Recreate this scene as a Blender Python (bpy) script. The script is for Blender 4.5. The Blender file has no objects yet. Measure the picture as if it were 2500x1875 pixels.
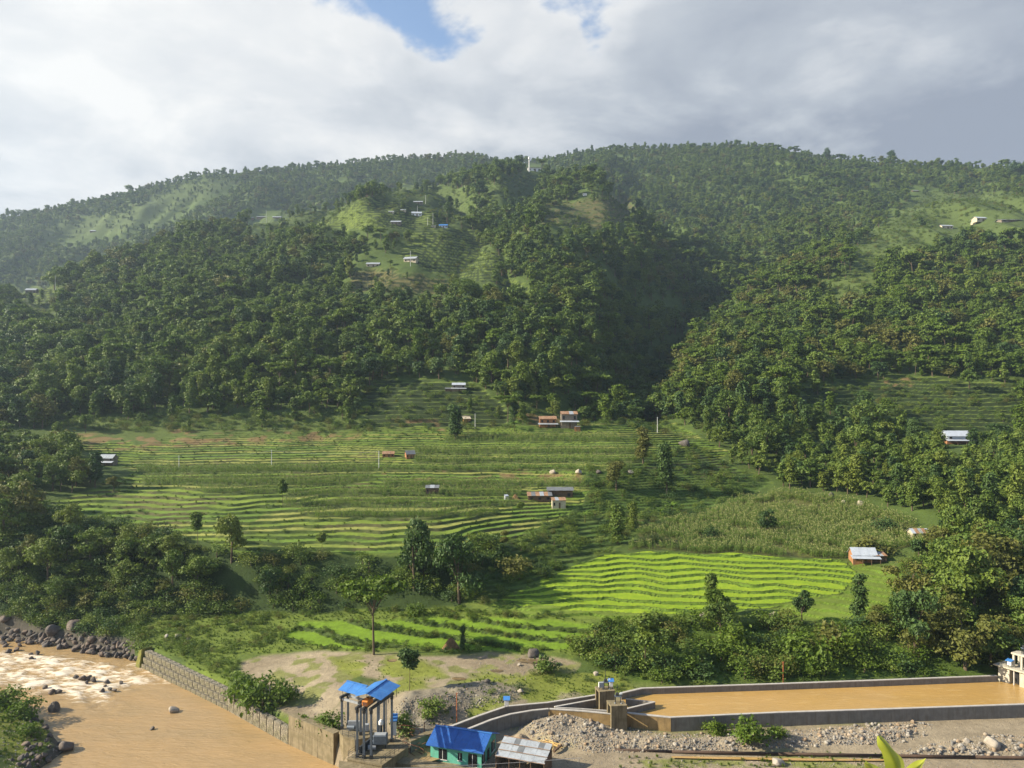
import bpy, bmesh, math, random
import numpy as np
from mathutils import Vector, Matrix, Euler

C = bpy.context
SC = C.scene
COL = SC.collection
random.seed(7)
RNG = np.random.default_rng(7)

# ------------------------------------------------------------------ camera, sky, sun, exposure
F = 1877.0            # focal length in pixels of the 2500 px wide photograph
HZ = 980.0            # row of the horizon
H = 65.0              # eye height above the river, metres
S = 1.3               # metres per unit of the survey tables below
cam_d = bpy.data.cameras.new('camera')
cam = bpy.data.objects.new('camera', cam_d)
COL.objects.link(cam)
cam.location = (0, 0, H)
cam.rotation_euler = (math.radians(90), 0, 0)
cam_d.sensor_fit = 'HORIZONTAL'
cam_d.sensor_width = 36.0
cam_d.lens = 36.0 * F / 2500.0
cam_d.shift_y = (937.5 - HZ) / 2500.0 * -1.0
cam_d.clip_start = 0.3
cam_d.clip_end = 9000
SC.camera = cam

SUN_EL = math.radians(29)
SUN_AZ = math.radians(-5)     # sun stands to the left, square to the view
sun_vec = Vector((-math.cos(SUN_AZ) * math.cos(SUN_EL), math.sin(SUN_AZ) * math.cos(SUN_EL), math.sin(SUN_EL)))
sun_d = bpy.data.lights.new('sun', 'SUN')
sun_d.energy = 5.0
sun_d.angle = math.radians(0.6)
sun_d.color = (1.0, 0.90, 0.70)
sun = bpy.data.objects.new('sun', sun_d)
COL.objects.link(sun)
sun.rotation_euler = sun_vec.to_track_quat('Z', 'Y').to_euler()
sun.location = sun_vec * 300

SC.view_settings.view_transform = 'Standard'
SC.view_settings.look = 'None'
SC.view_settings.exposure = 1.15
SC.view_settings.gamma = 1.0
SC.view_settings.use_curve_mapping = False
SC.cycles.use_denoising = True
SC.cycles.max_bounces = 6
SC.cycles.diffuse_bounces = 3
SC.cycles.glossy_bounces = 2
SC.cycles.transmission_bounces = 3
SC.cycles.transparent_max_bounces = 4
SC.cycles.volume_bounces = 0


class NT:
    """small helper round a node tree"""
    def __init__(self, tree):
        self.t = tree
        tree.nodes.clear()

    def n(self, typ, **kw):
        nd = self.t.nodes.new(typ)
        for k, v in kw.items():
            if k.startswith('i_'):
                nd.inputs[k[2:].replace('_', ' ')].default_value = v
            else:
                setattr(nd, k, v)
        return nd

    def l(self, a, b):
        self.t.links.new(a, b)

    def math(self, op, a, b=None, clamp=False):
        nd = self.t.nodes.new('ShaderNodeMath')
        nd.operation = op
        nd.use_clamp = clamp
        for i, x in enumerate((a, b)):
            if x is None:
                continue
            if isinstance(x, (int, float)):
                nd.inputs[i].default_value = x
            else:
                self.l(x, nd.inputs[i])
        return nd.outputs[0]

    def mix(self, fac, a, b, blend='MIX'):
        nd = self.t.nodes.new('ShaderNodeMix')
        nd.data_type = 'RGBA'
        nd.blend_type = blend
        nd.clamp_factor = True
        for i, x in ((0, fac), (6, a), (7, b)):
            if isinstance(x, (int, float)):
                nd.inputs[i].default_value = x
            elif isinstance(x, (tuple, list)):
                nd.inputs[i].default_value = (*x[:3], 1)
            else:
                self.l(x, nd.inputs[i])
        return nd.outputs[2]

    def remap(self, x, a, b, c=0.0, d=1.0, smooth=True):
        nd = self.t.nodes.new('ShaderNodeMapRange')
        nd.interpolation_type = 'SMOOTHSTEP' if smooth else 'LINEAR'
        self.l(x, nd.inputs[0])
        for i, v in zip((1, 2, 3, 4), (a, b, c, d)):
            nd.inputs[i].default_value = v
        return nd.outputs[0]

    def noise(self, vec, scale, detail=4, rough=0.55, dist=0.0):
        nd = self.t.nodes.new('ShaderNodeTexNoise')
        nd.inputs['Scale'].default_value = scale
        nd.inputs['Detail'].default_value = detail
        nd.inputs['Roughness'].default_value = rough
        nd.inputs['Distortion'].default_value = dist
        if vec is not None:
            self.l(vec, nd.inputs['Vector'])
        return nd.outputs[0]


# ------------------------------------------------------------------ world: blue sky behind broken cloud
def make_world():
    w = bpy.data.worlds.new('World')
    SC.world = w
    w.use_nodes = True
    t = NT(w.node_tree)
    sky = t.n('ShaderNodeTexSky', sky_type='NISHITA')
    sky.sun_disc = False
    sky.sun_elevation = SUN_EL
    sky.sun_rotation = math.atan2(sun_vec.x, sun_vec.y)
    sky.altitude = 700
    sky.dust_density = 1.0
    tc = t.n('ShaderNodeTexCoord')
    nrm = t.n('ShaderNodeVectorMath', operation='NORMALIZE')
    t.l(tc.outputs['Generated'], nrm.inputs[0])
    d = nrm.outputs[0]
    sep = t.n('ShaderNodeSeparateXYZ')
    t.l(d, sep.inputs[0])
    zz = t.math('ADD', t.math('MAXIMUM', sep.outputs[2], 0.0), 0.22)
    px = t.math('DIVIDE', sep.outputs[0], zz)
    py = t.math('DIVIDE', sep.outputs[1], zz)
    cb = t.n('ShaderNodeCombineXYZ')
    t.l(px, cb.inputs[0]); t.l(py, cb.inputs[1])
    p = cb.outputs[0]
    big = t.noise(p, 0.9, 3, 0.5, 0.3)
    mid = t.noise(p, 2.2, 7, 0.58, 0.4)
    fine = t.noise(p, 5.5, 8, 0.6, 0.2)

    wn = t.n('ShaderNodeTexNoise'); wn.inputs['Scale'].default_value = 3.2; wn.inputs['Detail'].default_value = 5
    t.l(p, wn.inputs['Vector'])
    wsub = t.n('ShaderNodeVectorMath', operation='SUBTRACT'); t.l(wn.outputs['Color'], wsub.inputs[0]); wsub.inputs[1].default_value = (0.5, 0.5, 0.5)
    wsc = t.n('ShaderNodeVectorMath', operation='SCALE'); t.l(wsub.outputs[0], wsc.inputs[0]); wsc.inputs['Scale'].default_value = 0.24
    wad = t.n('ShaderNodeVectorMath', operation='ADD'); t.l(d, wad.inputs[0]); t.l(wsc.outputs[0], wad.inputs[1])
    wno = t.n('ShaderNodeVectorMath', operation='NORMALIZE'); t.l(wad.outputs[0], wno.inputs[0])
    dw = wno.outputs[0]

    def near(v, inner, outer):       # 1 near a direction, 0 away from it
        vv = Vector(v).normalized()
        dt = t.n('ShaderNodeVectorMath', operation='DOT_PRODUCT')
        t.l(dw, dt.inputs[0]); dt.inputs[1].default_value = vv
        return t.remap(dt.outputs['Value'], math.cos(math.radians(outer)), math.cos(math.radians(inner)))

    def px_dir(x, y):
        return ((x - 1250) / F, 1.0, (HZ - y) / F)
    # cover: thick over the hills, breaking open overhead and behind
    cover = t.math('ADD', t.math('MULTIPLY', big, 0.5), t.math('MULTIPLY', mid, 0.5))
    cover = t.math('ADD', cover, t.math('MULTIPLY', t.math('SUBTRACT', fine, 0.5), 0.60))
    up = t.remap(sep.outputs[2], 0.50, 0.78, 0.0, 0.36)
    back = t.remap(sep.outputs[1], 0.25, -0.5, 0.0, 0.30)
    hole = t.math('MULTIPLY', near(px_dir(860, -70), 0.3, 6.0), 0.15)
    hole2 = t.math('MULTIPLY', near(px_dir(1400, -20), 0.3, 5.5), 0.26)
    hole3 = t.math('MULTIPLY', near(px_dir(1060, 20), 0.3, 5.0), 0.17)
    low = t.remap(sep.outputs[2], 0.20, 0.44, 0.36, 0.14)
    cover = t.math('ADD', cover, low)
    for x in (up, back, hole, hole2, hole3):
        cover = t.math('SUBTRACT', cover, x)
    mask = t.remap(cover, 0.40, 0.54)
    # cloud light: brightest towards the sun, grey where it is thick
    dt = t.n('ShaderNodeVectorMath', operation='DOT_PRODUCT')
    t.l(d, dt.inputs[0]); dt.inputs[1].default_value = sun_vec
    sunw = t.remap(dt.outputs['Value'], -0.55, 0.62, 0.14, 1.0, False)
    lum = t.math('ADD', t.math('MULTIPLY', sunw, 0.62), t.math('MULTIPLY', t.math('SUBTRACT', mid, 0.5), 1.9))
    lum = t.math('ADD', lum, t.math('MULTIPLY', t.math('SUBTRACT', big, 0.5), 0.9))
    lum = t.math('ADD', lum, t.math('MULTIPLY', t.math('SUBTRACT', fine, 0.5), 0.85))
    edge = t.remap(cover, 0.72, 0.44, 0.0, 0.30)
    lum = t.math('ADD', t.math('ADD', lum, edge), t.math('MULTIPLY', near(px_dir(330, 380), 4, 24), 0.22))
    lum = t.math('SUBTRACT', lum, t.math('MULTIPLY', near(px_dir(2350, 250), 3, 26), 0.10))
    ramp = t.n('ShaderNodeValToRGB')
    cr = ramp.color_ramp
    cr.elements[0].position = 0.0
    cr.elements[0].color = (0.34, 0.38, 0.46, 1)
    cr.elements[1].position = 1.0
    cr.elements[1].color = (0.97, 0.96, 0.94, 1)
    e = cr.elements.new(0.30); e.color = (0.52, 0.56, 0.62, 1)
    e = cr.elements.new(0.62); e.color = (0.74, 0.76, 0.79, 1)
    t.l(lum, ramp.inputs[0])
    cl = t.n('ShaderNodeVectorMath', operation='SCALE')
    t.l(ramp.outputs[0], cl.inputs[0]); cl.inputs['Scale'].default_value = 4.5
    colr = t.mix(mask, sky.outputs[0], cl.outputs[0])
    bg = t.n('ShaderNodeBackground')
    bg.inputs['Strength'].default_value = 0.1
    t.l(colr, bg.inputs['Color'])
    out = t.n('ShaderNodeOutputWorld')
    t.l(bg.outputs[0], out.inputs[0])
    w.cycles.sampling_method = 'MANUAL'
    w.cycles.sample_map_resolution = 512


make_world()


# ------------------------------------------------------------------ numpy helpers
def _hash(ix, iy, seed):
    h = (ix.astype(np.int64) * 374761393 + iy.astype(np.int64) * 668265263 + seed * 1442695041) & 0x7fffffff
    h = ((h ^ (h >> 13)) * 1274126177) & 0x7fffffff
    return ((h ^ (h >> 16)) & 0xffff) / 65535.0


def vnoise(x, y, seed=0):
    ix, iy = np.floor(x), np.floor(y)
    fx, fy = x - ix, y - iy
    fx = fx * fx * (3 - 2 * fx); fy = fy * fy * (3 - 2 * fy)
    a, b = _hash(ix, iy, seed), _hash(ix + 1, iy, seed)
    c, d = _hash(ix, iy + 1, seed), _hash(ix + 1, iy + 1, seed)
    return (a * (1 - fx) + b * fx) * (1 - fy) + (c * (1 - fx) + d * fx) * fy


def fbm(x, y, oct=4, seed=0):
    s, a, n = 0.0, 0.5, 0.0
    for i in range(oct):
        s = s + a * vnoise(x, y, seed + i * 17)
        n += a
        a *= 0.5
        x = x * 2.03 + 11.3; y = y * 2.03 - 7.1
    return s / n


def sstep(a, b, x):
    t = np.clip((x - a) / (b - a), 0, 1)
    return t * t * (3 - 2 * t)


def sdist(poly, x, y):
    """signed distance to a polygon, positive inside"""
    d = np.full(np.shape(x), 1e18)
    ins = np.zeros(np.shape(x), bool)
    n = len(poly)
    for i in range(n):
        ax, ay = poly[i]
        bx, by = poly[(i + 1) % n]
        ex, ey = bx - ax, by - ay
        t = np.clip(((x - ax) * ex + (y - ay) * ey) / (ex * ex + ey * ey + 1e-9), 0, 1)
        d = np.minimum(d, (x - ax - t * ex) ** 2 + (y - ay - t * ey) ** 2)
        cond = (ay > y) != (by > y)
        with np.errstate(divide='ignore', invalid='ignore'):
            xi = (bx - ax) * (y - ay) / (by - ay + 1e-12) + ax
        ins ^= cond & (x < xi)
    d = np.sqrt(d)
    return np.where(ins, d, -d)


def smax(a, b, k):
    h = np.clip(0.5 + 0.5 * (a - b) / k, 0, 1)
    return b * (1 - h) + a * h + k * h * (1 - h)


def P(px, py, z):
    """world point at height z seen at a photo position"""
    Y = (H - z) * F / (py - HZ)
    return Vector(((px - 1250) / F * Y, Y, z))


def PY(px, py, Y):
    return Vector(((px - 1250) / F * Y, Y, H + (HZ - py) / F * Y))


def mesh_np(name, v, f, mats=(), mi=None, smooth=False):
    me = bpy.data.meshes.new(name)
    v = np.asarray(v, np.float32)
    f = np.asarray(f, np.int32)
    k = f.shape[1]
    me.vertices.add(len(v))
    me.vertices.foreach_set('co', v.ravel())
    me.loops.add(f.size)
    me.loops.foreach_set('vertex_index', f.ravel())
    me.polygons.add(len(f))
    me.polygons.foreach_set('loop_start', np.arange(0, f.size, k, dtype=np.int32))
    me.polygons.foreach_set('loop_total', np.full(len(f), k, np.int32))
    for m in mats:
        me.materials.append(m)
    if mi is not None:
        me.polygons.foreach_set('material_index', np.asarray(mi, np.int32))
    me.polygons.foreach_set('use_smooth', np.full(len(f), bool(smooth)))
    me.update(calc_edges=True)
    return me


def link(name, me, parent=None, loc=None, rot=None, scl=None):
    o = bpy.data.objects.new(name, me)
    COL.objects.link(o)
    if parent is not None:
        o.parent = parent
    if loc is not None:
        o.location = loc
    if rot is not None:
        o.rotation_euler = rot
    if scl is not None:
        o.scale = (scl, scl, scl) if isinstance(scl, (int, float)) else scl
    return o


def tag(o, label=None, cat=None, group=None, kind=None):
    if label: o['label'] = label
    if cat: o['category'] = cat
    if group: o['group'] = group
    if kind: o['kind'] = kind
    return o


def thing(name, label, cat, loc=(0, 0, 0), rz=0.0, group=None):
    o = bpy.data.objects.new(name, None)
    COL.objects.link(o)
    o.location = loc
    o.rotation_euler = (0, 0, rz)
    o.empty_display_size = 0.5
    return tag(o, label, cat, group)


class MB:
    """collects boxes, bars and prisms into one mesh"""
    def __init__(self):
        self.v, self.f = [], []

    def add(self, vs, fs):
        b = len(self.v)
        self.v += [tuple(p) for p in vs]
        self.f += [tuple(i + b for i in q) for q in fs]
        return self

    def box(self, cx, cy, cz, sx, sy, sz, M=None):
        vs = [Vector((cx + a * sx / 2, cy + b * sy / 2, cz + c * sz / 2)) for a in (-1, 1) for b in (-1, 1) for c in (-1, 1)]
        if M is not None:
            vs = [M @ p for p in vs]
        return self.add(vs, [(0, 1, 3, 2), (4, 6, 7, 5), (0, 4, 5, 1), (2, 3, 7, 6), (0, 2, 6, 4), (1, 5, 7, 3)])

    def hexa(self, bot, top):
        n = len(bot)
        vs = list(bot) + list(top)
        fs = [tuple(range(n))[::-1], tuple(range(n, 2 * n))]
        fs += [(i, (i + 1) % n, n + (i + 1) % n, n + i) for i in range(n)]
        return self.add(vs, fs)

    def prism(self, pts, z0, z1):
        return self.hexa([(p[0], p[1], z0) for p in pts], [(p[0], p[1], z1) for p in pts])

    def tube(self, a, b, r0, r1=None, n=8, cap=True):
        a, b = Vector(a), Vector(b)
        r1 = r0 if r1 is None else r1
        d = (b - a).normalized()
        u = d.orthogonal().normalized()
        w = d.cross(u)
        ra = [a + (u * math.cos(2 * math.pi * i / n) + w * math.sin(2 * math.pi * i / n)) * r0 for i in range(n)]
        rb = [b + (u * math.cos(2 * math.pi * i / n) + w * math.sin(2 * math.pi * i / n)) * r1 for i in range(n)]
        fs = [(i, (i + 1) % n, n + (i + 1) % n, n + i) for i in range(n)]
        if cap:
            fs += [tuple(range(n))[::-1], tuple(range(n, 2 * n))]
        return self.add(ra + rb, fs)

    def bar(self, a, b, w, h):
        """rectangular bar from a to b, width w, height h (upright)"""
        a, b = Vector(a), Vector(b)
        d = (b - a).normalized()
        up = Vector((0, 0, 1))
        if abs(d.z) > 0.95:
            up = Vector((0, 1, 0))
        s = d.cross(up).normalized()
        t = s.cross(d).normalized()
        q = [s * (i * w / 2) + t * (j * h / 2) for i, j in ((-1, -1), (1, -1), (1, 1), (-1, 1))]
        return self.hexa([a + x for x in q], [b + x for x in q])

    def build(self, name, mat, parent=None, smooth=False, bevel=0.0, loc=None):
        me = bpy.data.meshes.new(name)
        me.from_pydata([tuple(p) for p in self.v], [], self.f)
        bm = bmesh.new()
        bm.from_mesh(me)
        bmesh.ops.recalc_face_normals(bm, faces=bm.faces)
        if bevel > 0:
            bmesh.ops.bevel(bm, geom=list(bm.edges), offset=bevel, segments=1, affect='EDGES')
        bm.to_mesh(me)
        bm.free()
        me.materials.append(mat)
        if smooth:
            me.polygons.foreach_set('use_smooth', np.full(len(me.polygons), True))
        return link(name, me, parent, loc)


# ------------------------------------------------------------------ materials
def new_mat(name):
    m = bpy.data.materials.new(name)
    m.use_nodes = True
    return m, NT(m.node_tree)


def mat(name, base, rough=0.8, var=0.25, scale=3.0, bump=0.0, metal=0.0, streak=None, base2=None, spec=0.4, coord='Object'):
    """plain surface with patchy colour: base mixes towards base2, streak adds vertical run-off stains"""
    m, t = new_mat(name)
    tc = t.n('ShaderNodeTexCoord')
    v = tc.outputs[coord]
    a = t.noise(v, scale, 6, 0.6)
    b2 = base2 or tuple(c * (1 - var) for c in base)
    col = t.mix(t.remap(a, 0.35, 0.65), base, b2)
    fine = t.noise(v, scale * 9, 3, 0.6)
    col = t.mix(t.remap(fine, 0.3, 0.7, 0.0, 0.35), col, tuple(c * 0.65 for c in base))
    if streak:
        mp = t.n('ShaderNodeMapping')
        mp.inputs['Scale'].default_value = (1.0, 1.0, 0.08)
        t.l(v, mp.inputs['Vector'])
        s = t.noise(mp.outputs[0], 2.6, 5, 0.65)
        col = t.mix(t.remap(s, 0.48, 0.72, 0.0, 0.85), col, streak)
    bs = t.n('ShaderNodeBsdfPrincipled')
    t.l(col, bs.inputs['Base Color'])
    bs.inputs['Roughness'].default_value = rough
    bs.inputs['Metallic'].default_value = metal
    bs.inputs['Specular IOR Level'].default_value = spec
    if bump:
        bp = t.n('ShaderNodeBump')
        bp.inputs['Strength'].default_value = bump
        bp.inputs['Distance'].default_value = 0.1
        t.l(t.math('ADD', a, t.math('MULTIPLY', fine, 0.5)), bp.inputs['Height'])
        t.l(bp.outputs[0], bs.inputs['Normal'])
    out = t.n('ShaderNodeOutputMaterial')
    t.l(bs.outputs[0], out.inputs[0])
    return m


def leaf_mat(name, stops, transl=0.30, rough=0.55):
    """foliage: each plant its own tint, leaves a little different from each other"""
    m, t = new_mat(name)
    oi = t.n('ShaderNodeObjectInfo')
    geo = t.n('ShaderNodeNewGeometry')
    ramp = t.n('ShaderNodeValToRGB')
    cr = ramp.color_ramp
    cr.elements[0].color = (*stops[0], 1)
    cr.elements[0].position = 0.0
    cr.elements[1].color = (*stops[-1], 1)
    cr.elements[1].position = 1.0
    for i, s in enumerate(stops[1:-1]):
        e = cr.elements.new((i + 1) / (len(stops) - 1))
        e.color = (*s, 1)
    reg = t.noise(oi.outputs['Location'], 0.011, 3, 0.6)
    f = t.math('ADD', t.math('MULTIPLY', oi.outputs['Random'], 0.72), t.remap(reg, 0.25, 0.75, -0.12, 0.40, False))
    t.l(f, ramp.inputs[0])
    ln = t.noise(geo.outputs['Position'], 0.55, 3, 0.6)
    col = t.mix(t.remap(ln, 0.3, 0.7, 0.0, 0.45), ramp.outputs[0], tuple(c * 1.5 for c in stops[-1]))
    l2 = t.noise(geo.outputs['Position'], 2.3, 2, 0.6)
    col = t.mix(t.remap(l2, 0.3, 0.72, 0.0, 0.6), col, tuple(c * 0.55 for c in stops[0]))
    bs = t.n('ShaderNodeBsdfPrincipled')
    t.l(col, bs.inputs['Base Color'])
    bs.inputs['Roughness'].default_value = rough
    bs.inputs['Specular IOR Level'].default_value = 0.25
    tr = t.n('ShaderNodeBsdfTranslucent')
    t.l(t.mix(0.5, col, (0.5, 0.6, 0.05), 'MULTIPLY'), tr.inputs[0])
    mx = t.n('ShaderNodeMixShader')
    mx.inputs[0].default_value = transl
    t.l(bs.outputs[0], mx.inputs[1]); t.l(tr.outputs[0], mx.inputs[2])
    out = t.n('ShaderNodeOutputMaterial')
    t.l(mx.outputs[0], out.inputs[0])
    return m


M = {}
M['leaf'] = leaf_mat('broadleaf foliage', [(0.052, 0.104, 0.022), (0.092, 0.165, 0.028), (0.140, 0.212, 0.032), (0.200, 0.235, 0.036)])
M['leaf_dark'] = leaf_mat('dark foliage', [(0.036, 0.076, 0.022), (0.058, 0.110, 0.028), (0.085, 0.138, 0.030)], 0.25)
M['leaf_bright'] = leaf_mat('bright shrub foliage', [(0.075, 0.140, 0.016), (0.115, 0.185, 0.020), (0.165, 0.220, 0.028)], 0.38)
M['leaf_dry'] = leaf_mat('olive foliage', [(0.100, 0.118, 0.024), (0.140, 0.148, 0.030), (0.168, 0.165, 0.036)])
M['grass'] = leaf_mat('grass blades', [(0.060, 0.120, 0.014), (0.085, 0.150, 0.016), (0.130, 0.180, 0.025)], 0.35)
M['maize'] = leaf_mat('maize leaves', [(0.120, 0.215, 0.044), (0.165, 0.265, 0.050), (0.230, 0.290, 0.060)], 0.45)
M['tassel'] = mat('maize tassels', (0.34, 0.34, 0.13), 0.8, 0.3, 2.0)
M['banana'] = leaf_mat('banana leaf', [(0.075, 0.150, 0.018), (0.110, 0.190, 0.020), (0.150, 0.230, 0.025)], 0.4)
M['bark'] = mat('bark', (0.13, 0.095, 0.06), 0.9, 0.4, 2.0, 0.3)
M['bark_pale'] = mat('pale bark', (0.24, 0.19, 0.13), 0.9, 0.4, 2.0, 0.3)
M['concrete'] = mat('grey concrete', (0.215, 0.20, 0.175), 0.85, 0.25, 0.8, 0.15, streak=(0.13, 0.11, 0.08), coord='Object')
M['concrete_top'] = mat('pale concrete coping', (0.46, 0.43, 0.39), 0.85, 0.2, 1.2, 0.1)
M['concrete_old'] = mat('stained concrete', (0.25, 0.20, 0.12), 0.9, 0.35, 0.7, 0.2, streak=(0.085, 0.066, 0.036), base2=(0.16, 0.13, 0.07))
M['concrete_mud'] = mat('mud stained concrete', (0.34, 0.23, 0.10), 0.9, 0.3, 0.9, 0.2, streak=(0.17, 0.12, 0.06))
M['concrete_white'] = mat('pale new concrete', (0.52, 0.48, 0.39), 0.85, 0.2, 0.9, 0.1, streak=(0.33, 0.27, 0.18))
M['steel'] = mat('grey painted steel', (0.135, 0.165, 0.205), 0.5, 0.25, 2.0, 0.0, metal=0.2)
M['steel_dark'] = mat('dark steel', (0.05, 0.053, 0.058), 0.55, 0.3, 2.0, metal=0.2)
M['steel_light'] = mat('pale machine steel', (0.34, 0.36, 0.38), 0.5, 0.2, 2.0)
M['rust'] = mat('rusty steel', (0.20, 0.075, 0.035), 0.85, 0.4, 2.0, 0.1, base2=(0.10, 0.045, 0.028))
M['rail_rust'] = mat('dark rusty pipe', (0.075, 0.045, 0.03), 0.8, 0.4, 0.6, 0.1)
M['orange'] = mat('orange hoist paint', (0.72, 0.24, 0.03), 0.5, 0.2, 2.0)
M['blue_roof'] = mat('blue coated sheet', (0.05, 0.21, 0.55), 0.5, 0.12, 0.7, 0.02, base2=(0.04, 0.15, 0.42), streak=(0.07, 0.20, 0.42))
M['blue_roof_deep'] = mat('deep blue coated sheet', (0.036, 0.15, 0.48), 0.5, 0.15, 0.8, 0.02, base2=(0.03, 0.11, 0.37), streak=(0.05, 0.13, 0.33))
M['teal'] = mat('turquoise wall paint', (0.14, 0.50, 0.37), 0.85, 0.2, 0.9, 0.05, streak=(0.13, 0.35, 0.26))
M['white'] = mat('white paint', (0.78, 0.77, 0.74), 0.6, 0.12, 1.0)
M['black'] = mat('dark opening', (0.018, 0.018, 0.02), 0.8, 0.3, 1.0)
M['glass'] = mat('dark window glass', (0.02, 0.022, 0.025), 0.12, 0.2, 1.0, spec=0.5)
M['tin'] = mat('old zinc sheet', (0.42, 0.45, 0.48), 0.5, 0.3, 0.7, 0.04, metal=0.15, streak=(0.25, 0.24, 0.23), base2=(0.33, 0.36, 0.39))
M['tin_dark'] = mat('dull zinc sheet', (0.17, 0.18, 0.19), 0.6, 0.3, 0.7, 0.04)
M['tin_new'] = mat('new zinc sheet', (0.50, 0.54, 0.60), 0.45, 0.15, 0.5, 0.03, metal=0.1)
M['tin_rust'] = mat('rusty zinc sheet', (0.34, 0.19, 0.095), 0.8, 0.4, 0.45, 0.04, streak=(0.45, 0.36, 0.28), base2=(0.20, 0.095, 0.05))
M['mudwall'] = mat('red mud wall', (0.36, 0.17, 0.075), 0.9, 0.3, 0.8, 0.1)
M['limewall'] = mat('cream wash wall', (0.55, 0.47, 0.34), 0.9, 0.25, 0.8, 0.1)
M['stonewall'] = mat('stone wall', (0.24, 0.20, 0.155), 0.9, 0.35, 1.2, 0.3)
M['wood'] = mat('weathered timber', (0.16, 0.10, 0.06), 0.85, 0.4, 1.5, 0.1)
M['bamboo'] = mat('fresh cut poles', (0.72, 0.48, 0.17), 0.6, 0.25, 1.5)
M['thatch'] = mat('straw heap', (0.24, 0.14, 0.06), 0.95, 0.4, 1.5, 0.5)
M['sand'] = mat('heaped sand', (0.30, 0.235, 0.16), 0.95, 0.2, 1.2, 0.2)
M['moss'] = mat('mossy concrete', (0.20, 0.185, 0.035), 0.95, 0.4, 1.0, 0.3, base2=(0.11, 0.115, 0.025))
M['cable'] = mat('pale cable', (0.55, 0.53, 0.50), 0.6, 0.1, 1.0)
M['red_oxide'] = mat('red oxide paint', (0.48, 0.155, 0.06), 0.7, 0.3, 1.0)
M['polewhite'] = mat('pale steel pole', (0.60, 0.60, 0.58), 0.6, 0.15, 1.0)


def stone_mat(name, stops):
    m, t = new_mat(name)
    oi = t.n('ShaderNodeObjectInfo')
    tc = t.n('ShaderNodeTexCoord')
    ramp = t.n('ShaderNodeValToRGB')
    cr = ramp.color_ramp
    cr.elements[0].color = (*stops[0], 1)
    cr.elements[1].color = (*stops[-1], 1)
    for i, s in enumerate(stops[1:-1]):
        e = cr.elements.new((i + 1) / (len(stops) - 1)); e.color = (*s, 1)
    t.l(oi.outputs['Random'], ramp.inputs[0])
    a = t.noise(tc.outputs['Object'], 2.5, 6, 0.65)
    col = t.mix(t.remap(a, 0.4, 0.75, 0.0, 0.8), ramp.outputs[0], tuple(c * 0.45 for c in stops[1]))
    b = t.noise(tc.outputs['Object'], 11, 3, 0.6)
    col = t.mix(t.remap(b, 0.5, 0.8, 0.0, 0.4), col, (0.42, 0.38, 0.33))
    bs = t.n('ShaderNodeBsdfPrincipled')
    t.l(col, bs.inputs['Base Color'])
    bs.inputs['Roughness'].default_value = 0.85
    bs.inputs['Specular IOR Level'].default_value = 0.3
    bp = t.n('ShaderNodeBump'); bp.inputs['Strength'].default_value = 0.4; bp.inputs['Distance'].default_value = 0.1
    t.l(a, bp.inputs['Height']); t.l(bp.outputs[0], bs.inputs['Normal'])
    out = t.n('ShaderNodeOutputMaterial'); t.l(bs.outputs[0], out.inputs[0])
    return m


M['cobble'] = stone_mat('river cobble', [(0.24, 0.21, 0.175), (0.19, 0.18, 0.165), (0.33, 0.285, 0.22), (0.30, 0.20, 0.115), (0.38, 0.345, 0.29), (0.15, 0.14, 0.13)])
M['boulder'] = stone_mat('dark river boulder', [(0.09, 0.080, 0.070), (0.12, 0.10, 0.085), (0.145, 0.105, 0.08), (0.11, 0.10, 0.095)])
M['boulder_pale'] = stone_mat('pale boulder', [(0.34, 0.30, 0.25), (0.40, 0.34, 0.26), (0.30, 0.27, 0.24)])


def gabion_mat():
    m, t = new_mat('stone filled wire basket')
    tc = t.n('ShaderNodeTexCoord')
    v = t.n('ShaderNodeTexVoronoi'); v.inputs['Scale'].default_value = 3.0
    t.l(tc.outputs['Object'], v.inputs['Vector'])
    ve = t.n('ShaderNodeTexVoronoi', feature='DISTANCE_TO_EDGE'); ve.inputs['Scale'].default_value = 3.0
    t.l(tc.outputs['Object'], ve.inputs['Vector'])
    n = t.noise(tc.outputs['Object'], 0.35, 4, 0.6)
    sp = t.n('ShaderNodeSeparateColor'); t.l(v.outputs['Color'], sp.inputs[0])
    col = t.mix(sp.outputs[0], (0.26, 0.225, 0.165), (0.46, 0.40, 0.29))
    col = t.mix(t.remap(n, 0.42, 0.68, 0, 0.75), col, (0.17, 0.155, 0.06))
    gap = t.remap(ve.outputs['Distance'], 0.0, 0.16)
    col = t.mix(gap, (0.06, 0.052, 0.04), col)
    bs = t.n('ShaderNodeBsdfPrincipled'); t.l(col, bs.inputs['Base Color']); bs.inputs['Roughness'].default_value = 0.9
    bp = t.n('ShaderNodeBump'); bp.inputs['Strength'].default_value = 0.9; bp.inputs['Distance'].default_value = 0.12
    t.l(t.remap(ve.outputs['Distance'], 0.0, 0.25), bp.inputs['Height']); t.l(bp.outputs[0], bs.inputs['Normal'])
    out = t.n('ShaderNodeOutputMaterial'); t.l(bs.outputs[0], out.inputs[0])
    return m


M['gabion'] = gabion_mat()


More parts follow.
